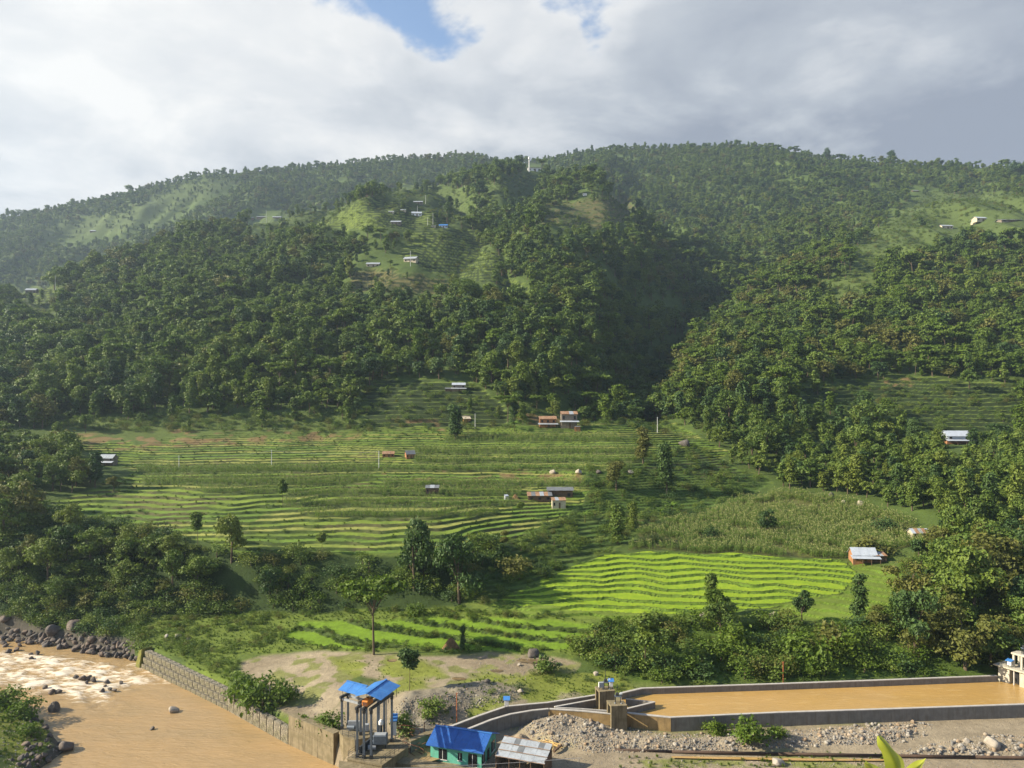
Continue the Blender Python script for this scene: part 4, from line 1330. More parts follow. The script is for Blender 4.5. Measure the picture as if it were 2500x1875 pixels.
# trees one can point to: photo column, row of the foot, row of the top, kind, seed, foliage, width factor, label
SPECIAL = [
    (913, 1598, 1424, 'umbrella', 21, 'leaf_bright', 1.05, 'tall flat topped tree with layered crown and bare trunk in the lower meadow'),
    (1000, 1686, 1592, 'sapling', 22, 'leaf_dark', 1.25, 'small dark tree with thin trunk on the gravel behind the blue roofed gate'),
    (565, 1372, 1240, 'round', 23, 'leaf', 0.75, 'leafy tall tree at the lower edge of the left terraces'),
    (483, 1330, 1256, 'sapling', 24, 'leaf', 1.2, 'thin trunked small tree standing alone on the left pale terraces'),
    (1012, 1440, 1272, 'round', 25, 'leaf_dark', 0.75, 'dark ragged tree at the right end of the striped left terraces'),
    (1122, 1470, 1296, 'broad', 26, 'leaf_dark', 0.80, 'wide dark tree on the scarp left of the lime green paddies'),
    (786, 1352, 1298, 'sapling', 27, 'leaf', 1.1, 'little narrow tree on the last striped terrace above the scarp'),
    (1229, 1352, 1298, 'sapling', 28, 'leaf_dry', 1.2, 'small brownish tree amid the shady terraces left of the paddies'),
    (1737, 1500, 1404, 'column', 29, 'leaf', 1.0, 'leafy column tree in front of the lime green paddies'),
    (1958, 1522, 1436, 'round', 30, 'leaf_dark', 0.85, 'bushy tree at the lower right corner of the lime paddies'),
    (2098, 1520, 1412, 'tall', 31, 'leaf_dark', 0.9, 'two tiered dark tree on the dull terraces right of the paddies'),
    (1870, 1304, 1238, 'round', 32, 'leaf_dark', 0.95, 'round dark tree growing in the middle of the maize field'),
    (1575, 1642, 1508, 'sapling', 33, 'leaf', 1.3, 'tree with long bare trunk in scrub behind the basin start'),
    (2232, 1608, 1424, 'broad', 34, 'leaf_dark', 0.72, 'large blue green leafed tree above the far basin wall'),
    (1570, 1132, 1050, 'tall', 35, 'leaf_dry', 1.1, 'feathery tall tree on the upper terraces near the standing pole'),
    (1628, 1206, 1086, 'tall', 36, 'leaf_dark', 0.85, 'very tall thin tree at the head of the shady gully'),
    (1505, 1196, 1118, 'round', 37, 'leaf_dry', 0.95, 'loose olive tree beside the brown field boulders'),
    (1507, 1326, 1240, 'column', 38, 'leaf', 1.25, 'ivy clad column tree in the shady gully above the paddies'),
    (1545, 1290, 1230, 'column', 39, 'leaf', 1.2, 'shorter ivy clad column tree beside the gully'),
    (1130, 1592, 1530, 'column', 40, 'leaf_dark', 0.7, 'slim dark sapling beside the brown straw heap'),
    (1112, 1072, 995, 'column', 41, 'leaf_dark', 1.35, 'dark shaggy tree above the maize left of the rusty roofed house'),
    (1270, 1258, 1220, 'sapling', 42, 'leaf_bright', 1.2, 'tiny light tree left of the long rusty shed'),
    (690, 1236, 1170, 'sapling', 43, 'leaf', 1.0, 'thin tree standing in the left maize terraces'),
    (278, 1198, 1160, 'round', 44, 'leaf_dry', 1.1, 'small yellowish tree at the left end of the terraces'),
    (232, 1190, 1105, 'tall', 45, 'leaf_dark', 1.0, 'tall dark tree in front of the grey tin roofed house'),
    (2175, 398, 368, 'round', 46, 'leaf_dark', 1.0, 'lone round tree on the skyline ridge'),
    (2018, 392, 362, 'round', 47, 'leaf_dark', 0.95, 'bare looking tree second on the skyline ridge'),
    (1092, 545, 495, 'round', 48, 'leaf_dark', 0.8, 'single round tree among hill houses on the middle hill'),
    (1275, 975, 885, 'round', 49, 'leaf_bright', 0.8, 'light green tree right of the dark hill foot house'),
    (1352, 1026, 978, 'round', 50, 'leaf', 1.0, 'leafy tree behind the rusty roofed two storey house'),
    (2440, 1100, 1030, 'broad', 51, 'leaf_dark', 0.9, 'big dark tree right of the white roofed house'),
    (2375, 1110, 1050, 'column', 52, 'leaf_dark', 1.2, 'narrow tree touching the right end of the white roofed house'),
    (2480, 430, 388, 'broad', 53, 'leaf_dark', 1.0, 'broad dark tree on the ridge at the right edge'),
]
for px, pb_, pt_, kind, seed, leaf, wf, label in SPECIAL:
    g = G(px, pb_)
    hgt = (pb_ - pt_) * g.y / F / 11.4
    put_tree('tree', (g.x, g.y, g.z - 0.15), kind, seed, leaf, (hgt * wf, hgt * wf, hgt), label)

# shrubs one can point to
SHRUBS = [
    (2160, 1300, 1262, 1.0, 'leaf_dark', 'round dark shrub in the right part of the maize field'),
    (1732, 1318, 1284, 0.85, 'leaf_dark', 'small dark shrub in the left part of the maize field'),
    (1020, 1500, 1470, 1.0, 'leaf_bright', 'pale yellow green shrub behind the flat topped meadow tree'),
    (640, 1740, 1655, 1.0, 'leaf_bright', 'large bright shrub on the gravel behind the gabion wall'),
    (600, 1700, 1640, 1.0, 'leaf_bright', 'rounded bright shrub touching the top of the gabion wall'),
    (690, 1715, 1660, 0.9, 'leaf_bright', 'bright shrub spreading onto the bare gravel'),
    (800, 1790, 1738, 0.9, 'leaf_bright', 'green shrub behind the stained concrete wing wall'),
    (745, 1775, 1740, 0.9, 'leaf_bright', 'low shrub behind the start of the concrete wing wall'),
    (1830, 1808, 1752, 1.3, 'leaf_bright', 'feathery green shrub in front of the basin wall'),
    (1745, 1795, 1758, 1.1, 'leaf_bright', 'smaller green shrub against the basin wall'),
    (1905, 1800, 1770, 1.2, 'leaf_bright', 'low sprawling shrub by the basin wall'),
    (1960, 1630, 1545, 1.0, 'leaf_bright', 'glossy light green shrub above the far basin wall'),
    (1790, 1600, 1530, 1.1, 'leaf_bright', 'broad yellow green shrub in scrub behind the basin'),
    (2060, 1600, 1530, 1.0, 'leaf_bright', 'fresh green shrub left of the blue green leafed tree'),
    (1690, 1640, 1590, 1.1, 'leaf_bright', 'rounded shrub left of the red pole behind the basin'),
    (1330, 1640, 1600, 1.1, 'leaf', 'dense green shrub beside the pool boulder'),
    (990, 1790, 1745, 1.0, 'leaf', 'shrub on the dark spoil bank behind the gate frames'),
    (1060, 1740, 1698, 1.1, 'leaf', 'rounded shrub on top of the spoil bank'),
    (2030, 1580, 1520, 1.1, 'leaf_dry', 'olive shrub on the scrub slope under the paddies'),
    (1260, 1400, 1355, 1.3, 'leaf_dry', 'feathery olive shrub on the diagonal edge of the paddies'),
    (1140, 1420, 1375, 1.0, 'leaf_dry', 'pale olive shrub at the foot of the shady terraces'),
    (2290, 1318, 1285, 1.3, 'leaf_dry', 'shrub beside the small rusty roof'),
    (2130, 1352, 1310, 1.5, 'leaf_dry', 'bare brown branched shrub behind the white roofed barn'),
    (1415, 1600, 1560, 1.2, 'leaf', 'thick shrub at the right end of the lower meadow'),
    (60, 1745, 1700, 1.2, 'leaf_bright', 'grassy shrub on the near river bank'),
    (20, 1720, 1672, 1.3, 'leaf_bright', 'yellow green shrub at the edge of the near river bank'),
    (75, 1800, 1768, 1.2, 'leaf_bright', 'small shrub among stones of the near river bank'),
]
for px, pb_, pt_, wf, leaf, label in SHRUBS:
    g = G(px, pb_)
    hgt = (pb_ - pt_) * g.y / F / 3.5
    put_tree('shrub', (g.x, g.y, g.z - 0.15), 'bush', 60 + hash(label) % 1 + (px % 4), leaf, (hgt * wf, hgt * wf, hgt), label, cat='shrub', nleaf=1100, size=0.30)

# ------------------------------------------------------------------ scrub, weeds, grass, crops
def bush_model(name, seed, nleaf, size, leaf):
    return far_tree(name, 'bush', seed, nleaf, size, leaf)


def weed_model(name, seed, nb, hgt, width, leaf, spread=.35):
    rng = np.random.default_rng(seed)
    V = []
    for i in range(nb):
        a = rng.uniform(0, 6.283); r0 = rng.uniform(0, spread)
        x, y = r0 * math.cos(a), r0 * math.sin(a)
        h = hgt * rng.uniform(.5, 1.1); b = rng.uniform(0, 6.283); lean = rng.uniform(.1, .55) * h
        wx, wy = width * math.cos(b + 1.57), width * math.sin(b + 1.57)
        tx, ty = x + lean * math.cos(b), y + lean * math.sin(b)
        mx_, my_ = x + lean * .35 * math.cos(b), y + lean * .35 * math.sin(b)
        V += [(x, y, -.05), (mx_ + wx, my_ + wy, h * .6), (tx, ty, h), (mx_ - wx, my_ - wy, h * .6)]
    return bpy.data.objects.new(name, mesh_np(name, V, np.arange(len(V)).reshape(-1, 4), [M[leaf]]))


def maize_model(name, seed):
    rng = np.random.default_rng(seed)
    V, mi = [], []
    for p in range(4):
        x, y = rng.uniform(-.5, .5, 2)
        h = rng.uniform(1.9, 2.6)
        V += [(x - .03, y, 0), (x + .03, y, 0), (x + .02, y, h), (x - .02, y, h)]; mi.append(0)
        for k in range(8):
            a = rng.uniform(0, 6.283); z = h * rng.uniform(.2, .9); L_ = rng.uniform(.5, .8)
            dx, dy = math.cos(a), math.sin(a)
            wx, wy = -dy * .055, dx * .055
            m_ = (x + dx * L_ * .5, y + dy * L_ * .5, z + .28); e = (x + dx * L_, y + dy * L_, z + .02)
            V += [(x, y, z), (m_[0] + wx, m_[1] + wy, m_[2]), e, (m_[0] - wx, m_[1] - wy, m_[2])]; mi.append(0)
        for k in range(2):
            a = rng.uniform(0, 6.283)
            V += [(x, y, h - .05), (x + .1 * math.cos(a), y + .1 * math.sin(a), h + .15), (x + .16 * math.cos(a), y + .16 * math.sin(a), h + .38), (x, y, h + .2)]; mi.append(1)
    return bpy.data.objects.new(name, mesh_np(name, V, np.arange(len(V)).reshape(-1, 4), [M['maize'], M['tassel']], mi=mi))


def pick(region, y0, y1, sp, prob=1.0):
    p = jgrid(y0, y1, sp)
    x, y = p[:, 0], p[:, 1]
    m = sample(region, x, y)
    k = (RNG.random(len(x)) < m * prob) & (np.abs(x) < 0.74 * y)
    x, y = x[k], y[k]
    return x, y, ground_z(x, y)


notwater = (sd_riv < -3.0)
scrubset = model_set('scrub models', [bush_model('scrub_bush', s, 480, 0.30, lf) for s, lf in ((1, 'leaf'), (2, 'leaf'), (3, 'leaf_dark'), (4, 'leaf_bright'), (5, 'leaf_dry'))])
parts_ = []
lowband = m_low * (~t3)
for reg, y0, y1, sp, pr, s0, s1, wts in (
        (m_scarp * notwater * (.25 + .75 * sstep(.38, .50, fbm(XX / 9, YY / 7, 3, 153))), 195, 260, 2.1, 0.75, .4, 1.25, (.34, .26, .26, .07, .07)),
        (m_scrub * notwater * (.12 + .88 * sstep(.40, .52, fbm(XX / 9, YY / 7, 3, 151))), 160, 260, 1.9, 0.75, .25, 1.25, (.28, .22, .08, .32, .10)),
        ((PXG < 345) * (sd_riv < -1.8) * (sd_riv > -16) * (YY > 190) * 1.0, 185, 235, 2.2, 0.6, .4, 1.1, (.34, .26, .25, .08, .07)),
        (m_gully, 195, 400, 2.8, 0.42, .35, .9, (.35, .3, .2, .08, .07)),
        (m_meadow * (1 - m_low * t3) * (1 - m_dirt) * (sd_riv < -4) * sstep(.42, .56, fbm(XX / 7, YY / 7, 3, 101)), 165, 225, 1.5, 0.8, .12, .46, (.25, .20, .03, .40, .12)),
        (lowband, 150, 225, 1.3, .8, .16, .40, (.35, .3, .15, .15, .05)),
        (mF * (~t1) * sstep(.48, .6, fbm(XX / 12, YY / 12, 3, 141)), 215, 420, 2.6, 0.35, .14, .40, (.4, .3, .2, .05, .05)),
        (m_dull * (~t2), 180, 280, 2.0, 0.3, .12, .28, (.4, .3, .15, .1, .05)),
        (behind * (YY > 145) * 0.5, 145, 185, 2.2, 0.25, .15, .40, (.4, .3, .1, .15, .05)),
        (((YY > 395) * m_open + (YY > 395) * (YY < 480)) * (1 - .85 * m_hterr * t4), 395, 1500, 4.4, 0.5, .3, 1.0, (.34, .28, .18, .10, .10))):
    x, y, z_ = pick(reg, y0, y1, sp, pr)
    parts_.append((x, y, z_, RNG.uniform(s0, s1, len(x)), RNG.choice(5, len(x), p=np.array(wts) / sum(wts))))
x, y, z_, s_, k_ = (np.concatenate([q[i] for q in parts_]) for i in range(5))
px_, py_ = project(x, y, z_)
ok = np.ones(len(x), bool)
for a, b, w_ in CLEAR:
    ok &= ~((np.abs(px_ - a) < w_ * .6) & (py_ > b - w_ * .3) & (py_ < b + w_ * .35))
x, y, z_, s_, k_ = (q[ok] for q in (x, y, z_, s_, k_))
scatter('undergrowth', scrubset, np.stack([x, y, z_ - .1], 1), spin(len(x)), np.stack([s_ * 1.15, s_ * 1.15, s_], 1), k_)

grassset = model_set('grass models', [weed_model('grass_tuft', 1, 26, .75, .045, 'grass'), weed_model('grass_tuft', 2, 22, .55, .05, 'grass', .5), weed_model('grass_tuft', 3, 18, .95, .06, 'leaf_bright', .3)])
gp = []
for reg, y0, y1, sp, pr, s0, s1 in ((m_meadow * (sd_riv < -2.5) * (1 - m_dirt) * (1 - m_low * t3), 160, 225, 0.9, .55, .35, .8), (m_scrub, 160, 215, 1.4, .5, .7, 1.3),
                                    (m_dgrass, 140, 175, 1.0, .30, .25, .5), (behind, 140, 180, 1.0, .40, .3, .7), (isl * (sd_riv < -1), 110, 178, 0.8, .35, .5, 1.1),
                                    (bottom_grass * (YY < 140), 120, 140, .8, .25, .4, .9), (mF * (~t1), 215, 420, 1.8, .45, .6, 1.2), (np.maximum(m_lime, m_dull) * (~t2), 180, 280, 1.3, .25, .2, .4)):
    x, y, z_ = pick(reg, y0, y1, sp, pr)
    gp.append((x, y, z_, RNG.uniform(s0, s1, len(x)), RNG.integers(0, 3, len(x))))
x, y, z_, s_, k_ = (np.concatenate([q[i] for q in gp]) for i in range(5))
scatter('grass', grassset, np.stack([x, y, z_], 1), spin(len(x), .12), np.stack([s_, s_, s_], 1), k_)

maizeset = model_set('maize models', [maize_model('maize_plant', s) for s in range(5)])
mp_ = []
for reg, y0, y1, sp, pr, s0, s1 in ((m_rcorn * sstep(.30, .40, fbm(XX / 8, YY / 5, 3, 111)), 200, 330, 0.98, .92, .8, 1.1), (m_corn * (0.06 + 0.94 * t1), 250, 420, 1.1, .90, .7, 1.05)):
    x, y, z_ = pick(reg, y0, y1, sp, pr)
    mp_.append((x, y, z_, RNG.uniform(s0, s1, len(x)), RNG.integers(0, 5, len(x))))
x, y, z_, s_, k_ = (np.concatenate([q[i] for q in mp_]) for i in range(5))
px_, py_ = project(x, y, z_)
ok = np.ones(len(x), bool)
for a, b, w_ in ((1345, 1225, 75), (1055, 1198, 22), (1000, 1112, 20), (1120, 1215, 12), (1870, 1300, 14), (2160, 1298, 22)):
    ok &= ~((np.abs(px_ - a) < w_) & (np.abs(py_ - b) < w_ * .35))
x, y, z_, s_, k_ = (q[ok] for q in (x, y, z_, s_, k_))
scatter('maize_crop', maizeset, np.stack([x, y, z_ - .05], 1), spin(len(x), .06), np.stack([s_, s_, s_], 1), k_)
# ------------------------------------------------------------------ stones
def rock_mesh(name, seed, sub, material, rough=0.28, flat=0.75):
    bm = bmesh.new()
    bmesh.ops.create_icosphere(bm, subdivisions=sub, radius=0.5)
    r = random.Random(seed)
    planes = [(Vector((r.gauss(0, 1), r.gauss(0, 1), r.gauss(0, 1))).normalized(), r.uniform(.24, .42)) for _ in range(11)]
    sx, sy, sz = r.uniform(.85, 1.25), r.uniform(.75, 1.05), flat * r.uniform(.8, 1.15)
    for v in bm.verts:
        p = v.co.copy()
        for nrm, d in planes:
            k = p.dot(nrm)
            if k > d:
                p -= nrm * (k - d) * (0.55 + rough)
        q = np.array([p.x * 3 + seed, p.y * 3 + p.z * 2])
        p *= 1 + (float(fbm(q[0:1], q[1:2], 2, seed)[0]) - .5) * rough
        v.co = Vector((p.x * sx, p.y * sy, p.z * sz))
    me = bpy.data.meshes.new(name)
    bm.to_mesh(me); bm.free()
    me.materials.append(material)
    me.polygons.foreach_set('use_smooth', np.full(len(me.polygons), sub > 1))
    return me


COB = [rock_mesh('cobble', s, 2, M['cobble'], .15, .8) for s in range(7)]
BOU = [rock_mesh('boulder', 20 + s, 3, M['boulder'], .30, .8) for s in range(6)]
BPALE = [rock_mesh('boulder', 40 + s, 3, M['boulder_pale'], .30, .8) for s in range(4)]


def put_rock(name, me, loc, size, label, cat, group=None, sink=.3):
    o = link(name, me, None, (loc[0], loc[1], loc[2] + size * (.5 - sink) * .7), (random.uniform(-.3, .3), random.uniform(-.3, .3), random.uniform(0, 6.28)), size)
    return tag(o, label, cat, group)


def in_poly(poly, nmax, seed):
    r = random.Random(seed)
    xs = [p[0] for p in poly]; ys = [p[1] for p in poly]
    out = []
    while len(out) < nmax:
        x, y = r.uniform(min(xs), max(xs)), r.uniform(min(ys), max(ys))
        if sdist(poly, np.array([x]), np.array([y]))[0] > 0:
            out.append((x, y))
    return out


# cobbles below the basin wall: the largest singly, the small ones as rubble
for i, (x, y) in enumerate(in_poly(HEAP_PX, 170, 3)):
    g = G(x, y)
    put_rock('cobble', COB[i % 7], g, random.uniform(.55, 1.05), 'rounded river cobble on the rubble heap below the basin wall', 'stone', 'cobbles heaped below the basin wall')
RUB2 = [(2010, 1790), (2060, 1772), (2200, 1762), (2280, 1768), (2260, 1800), (2180, 1820), (2080, 1815)]
for i, (x, y) in enumerate(in_poly(RUB2, 40, 4)):
    g = G(x, y)
    put_rock('cobble', COB[i % 7], g, random.uniform(.5, 1.0), 'large tan cobble piled against the right part of the basin wall', 'stone', 'large cobbles against the basin wall')
RUB3 = [(2180, 1842), (2250, 1818), (2350, 1805), (2420, 1792), (2500, 1795), (2500, 1850), (2300, 1848)]
for i, (x, y) in enumerate(in_poly(RUB3, 70, 5)):
    g = G(x, y)
    put_rock('cobble', COB[i % 7], g, random.uniform(.5, 1.15), 'large rounded cobble in the pile at the end of the rusty pipe', 'stone', 'cobbles by the rusty pipe end')
rub = []
cobset = model_set('rubble models', [bpy.data.objects.new('pebble', rock_mesh('pebble', 70 + s, 1, M['cobble'], .2, .75)) for s in range(6)])
for poly, k, s0, s1, sd_ in ((HEAP_PX, 4200, .28, .62, 6), (RUB2, 500, .25, .6, 7), (RUB3, 700, .25, .6, 8), (SPOIL_PX, 900, .2, .6, 9),
                        ([(1240, 1840), (1700, 1845), (2500, 1850), (2600, 1900), (1200, 1900)], 1500, .14, .42, 10), ([(1000, 1790), (1100, 1745), (1150, 1760), (1050, 1800)], 120, .15, .45, 11),
                        ([(600, 1740), (700, 1700), (800, 1720), (760, 1770), (680, 1770)], 160, .1, .4, 12), ([(1150, 1600), (1300, 1600), (1310, 1660), (1160, 1680)], 220, .12, .5, 13),
                        ([(0, 1700), (70, 1750), (170, 1800), (160, 1850), (60, 1880), (0, 1880)], 500, .12, .5, 14), ([(1200, 1760), (1290, 1750), (1260, 1800), (1215, 1790)], 300, .1, .35, 15)):
    for x, y in in_poly(poly, k, sd_):
        Yq = None
        rub.append((x, y, random.uniform(s0, s1) * random.uniform(.6, 1)))
rp = np.array([list(G(x, y)) for x, y, s in rub])
rs = np.array([s for x, y, s in rub])
scatter('rubble', cobset, rp, spin(len(rs), .6), np.stack([rs] * 3, 1), RNG.integers(0, 6, len(rs)))

# dark boulders along the river
for i, (x, y) in enumerate(in_poly([(-40, 1528), (100, 1545), (240, 1560), (336, 1582), (336, 1602), (200, 1590), (90, 1574), (-40, 1562)], 100, 27)):
    put_rock('boulder', BOU[i % 6], G(x, y), random.uniform(.8, 2.4), 'dark boulder in the bank lining at the river bend', 'boulder', 'boulders lining the far river bank', .3)
for i, (x, y) in enumerate(in_poly([(-60, 1548), (90, 1562), (160, 1560), (240, 1580), (330, 1588), (352, 1602), (330, 1616), (250, 1600), (150, 1585), (60, 1570), (-60, 1566)], 95, 21)):
    p = P(x, y, 0.25)
    put_rock('boulder', BOU[i % 6], p, random.uniform(.8, 2.2), 'wet dark boulder at the waterline of the river bend', 'boulder', 'boulders at the far waterline')
for i, (x, y) in enumerate(in_poly([(0, 1720), (40, 1735), (110, 1745), (150, 1790), (170, 1830), (120, 1865), (40, 1890), (0, 1890), (60, 1820), (70, 1770)], 75, 22)):
    g = G(x, y)
    put_rock('boulder', BOU[i % 6], g, random.uniform(.5, 1.5), 'dark boulder piled on the near river bank', 'boulder', 'boulders on the near river bank')
for i, (x, y) in enumerate([(12, 1578), (40, 1588), (75, 1598), (92, 1596), (48, 1577), (20, 1592), (110, 1578), (8, 1572), (76, 1608)]):
    put_rock('boulder', BOU[i % 6], P(x, y, 0.1), random.uniform(1.2, 2.2), 'dark rock standing in the fast water near the far bank', 'boulder', 'rocks in the rapids')
for i, (x, y) in enumerate([(185, 1655), (200, 1658), (216, 1656), (228, 1662), (212, 1668), (262, 1668), (256, 1676), (268, 1684), (280, 1686), (250, 1690), (110, 1680), (126, 1692), (142, 1690), (295, 1669)]):
    put_rock('boulder', BOU[i % 6], P(x, y, 0.1), random.uniform(.8, 1.9), 'small dark rock breaking the surface amid the foam', 'boulder', 'rocks amid the river foam')
BIG = [(182, 1535, 6.6, 0, 'largest dark boulder above the river bend', .25), (132, 1545, 5.2, 1, 'dark boulder just left of the largest boulder above the river bend', .25),
       (288, 1528, 4.6, 2, 'brown boulder half hidden in shrubs right of the large boulders', .3), (105, 1562, 4.0, 3, 'flat dark boulder at the water edge below the big ones', .35),
       (225, 1565, 3.2, 4, 'reddish boulder on the bank lining near the wall end', .3), (300, 1578, 2.8, 5, 'brown boulder at the top of the bank lining', .3),
       (15, 1512, 4.0, 2, 'reddish boulder in scrub at the left edge', .3)]
for x, y, s, k, lab, sk in BIG:
    g = G(x, y)
    put_rock('boulder', BOU[k], g, s * .85, lab, 'boulder', None, sk)
g = P(423, 1738, 0.0)
put_rock('boulder', BPALE[0], g, 2.3, 'grey boulder alone in the calm brown river', 'boulder', None, .3)
put_rock('boulder', BOU[1], P(371, 1781, 0), 1.0, 'tiny dark rock in the calm river below the grey boulder', 'boulder', None, .3)
put_rock('boulder', BOU[3], P(132, 1733, 0.2), 3.6, 'long dark slab at the tip of the near bank', 'boulder', None, .35)
put_rock('boulder', BOU[0], P(165, 1828, 0.2), 3.6, 'biggest dark boulder at the water edge of the near bank', 'boulder', None, .3)
PALES = [(1301, 1600, 3.6, 'grey boulder standing beside the small brown pool'), (1357, 1622, 1.7, 'reddish rock right of the small brown pool'), (1268, 1625, 1.2, 'flat rock at the left of the small pool'),
         (407, 1557, 1.6, 'pale rock in the grass behind the gabion wall'), (435, 1556, 1.8, 'second pale rock in the grass behind the gabion wall'), (460, 1562, 1.2, 'small pale rock right of the pair in the grass'),
         (1270, 1690, 1.6, 'angular pale rock on the grassy flat'), (1455, 1648, 1.4, 'pale rock by the scrub above the gate block'), (1190, 1665, 1.6, 'dark slab on the dirt flat'),
         (1350, 1155, 3.0, 'grey boulder under the yellow maize strip'), (1412, 1156, 4.0, 'largest grey boulder under the yellow maize strip'), (1462, 1156, 3.2, 'brown boulder at the right end of the boulder row'), (1540, 1156, 2.8, 'round boulder beside the tall gully trees'),
         (1672, 1088, 6.5, 'big dark rock on the upper terraces beside the forest'), (1888, 1504, 2.6, 'grey pointed rock on the lowest paddy terrace'), (1955, 1478, 2.4, 'small rock on the terrace edge near the bushy tree'),
         (1718, 1510, 2.6, 'pale rock at the foot of the leafy column tree'), (2030, 1210, 3.0, 'brown rock at the edge of the belt of trees'), (2060, 1228, 2.6, 'second rock in the rubble below the tree belt'), (2100, 1234, 3.2, 'flat rock in the rubble below the tree belt'),
         (1285, 1845, 3.6, 'huge pale boulder on the gravel beside the tin shed'), (2420, 1822, 3.2, 'largest tan boulder on the cobble pile at right'), (2360, 1812, 1.8, 'pale boulder left of the largest tan one'), (1470, 1777, 1.2, 'round yellowish boulder leaning on the gate block'), (1509, 1776, 1.1, 'orange boulder at the foot of the gate block'),
         (1900, 1868, 2.2, 'pale sand coloured boulder at the bottom edge')]
for i, (x, y, s, lab) in enumerate(PALES):
    g = G(x, y)
    put_rock('boulder', (BPALE + [BOU[2]])[i % 4] if 'dark' not in lab and 'brown' not in lab and 'reddish' not in lab else BOU[i % 6], g, s, lab, 'boulder', None, .28)

# ------------------------------------------------------------------ gabion wall
def axes(a, b):
    d = Vector((b.x - a.x, b.y - a.y, 0)); l = d.length; d /= l
    return d, Vector((-d.y, d.x, 0)), l


def seg_matrix(a, d, nrm):
    return Matrix(((d.x, nrm.x, 0, a.x), (d.y, nrm.y, 0, a.y), (0, 0, 1, 0), (0, 0, 0, 1)))


wa, wb, wc = P(345, 1630, 0), P(556, 1735, 0), P(703, 1818, 0)
gw = thing('gabion_wall', 'long stepped wall of stone filled wire baskets along the brown river', 'wall', (wa.x, wa.y, -1))
basket_mesh = {}


def basket(w, dep, h):
    k = (round(w, 2), round(dep, 2), round(h, 2))
    if k not in basket_mesh:
        mb = MB(); mb.box(0, 0, 0, w, dep, h)
        o = mb.build('basket', M['gabion'], None, bevel=.09)
        basket_mesh[k] = o.data
        bpy.data.objects.remove(o)
    return basket_mesh[k]


d, nrm, ln = axes(wa, wb)
nb = 18
for tier in range(3):
    for i in range(nb):
        w_ = ln / nb
        c = wa + d * (w_ * (i + .5)) + nrm * (0.75 + tier * .38)
        hgt = 1.50 - 0.16 * i / nb
        z_ = -0.5 + hgt * (tier + .5)
        o = link('basket', basket(w_ - .10, 1.5, 1.28), gw, (c.x - wa.x + random.uniform(-.03, .03), c.y - wa.y + random.uniform(-.04, .04), z_ + 1), (random.uniform(-.015, .015), 0, math.atan2(d.y, d.x)))
d2, nrm2, ln2 = axes(wb, wc)
for i in range(9):
    w_ = ln2 / 9
    c = wb + d2 * (w_ * (i + .5)) + nrm2 * .55
    o = link('basket', basket(w_ - .10, 1.1, 4.0), gw, (c.x - wa.x, c.y - wa.y, 1.25 + 1 - .05 * i + .25), (0, 0, math.atan2(d2.y, d2.x)))
# mossy end block of the wall
eb = thing('end_block', 'mossy yellow concrete block at the upstream end of the gabion wall', 'block', (wa.x, wa.y, -1), math.atan2(d.y, d.x))
mb = MB(); mb.hexa([(-2.9, -.4, 0), (-.25, -.5, 0), (-.25, 3.2, 0), (-2.6, 3.0, 0)], [(-2.2, .4, 4.6), (-.25, .2, 5.4), (-.25, 2.9, 5.6), (-2.0, 2.7, 4.9)])
mb.build('block_body', M['moss'], eb, bevel=.12)
mb = MB(); mb.hexa([(-2.9, -.46, -.6), (-.3, -.6, -.6), (-.3, 3.3, -.6), (-2.9, 3.2, -.6)], [(-2.9, -.46, .9), (-.3, -.6, .9), (-.3, 3.3, .9), (-2.9, 3.2, .9)])
mb.build('footing', M['concrete_old'], eb)

# ------------------------------------------------------------------ concrete wing wall beside the intake
xa, xb = P(704, 1818, 0), P(814, 1868, 0)
d, nrm, ln = axes(xa, xb)
ww = thing('wing_wall', 'stained concrete wing wall between the gabion wall and the gate piers', 'wall', (xa.x, xa.y, -1.5), math.atan2(d.y, d.x))
for i in range(3):
    for j, (z0_, z1_) in enumerate(((0, 4.6), (4.63, 7.1))):
        mb = MB(); mb.box(ln / 3 * (i + .5), .8 + .03 * j, (z0_ + z1_) / 2, ln / 3 - .02, 1.6, z1_ - z0_)
        mb.build('panel', M['concrete_old'], ww, bevel=.02)

# ------------------------------------------------------------------ walls of the canal and the basin
WT = 6.5


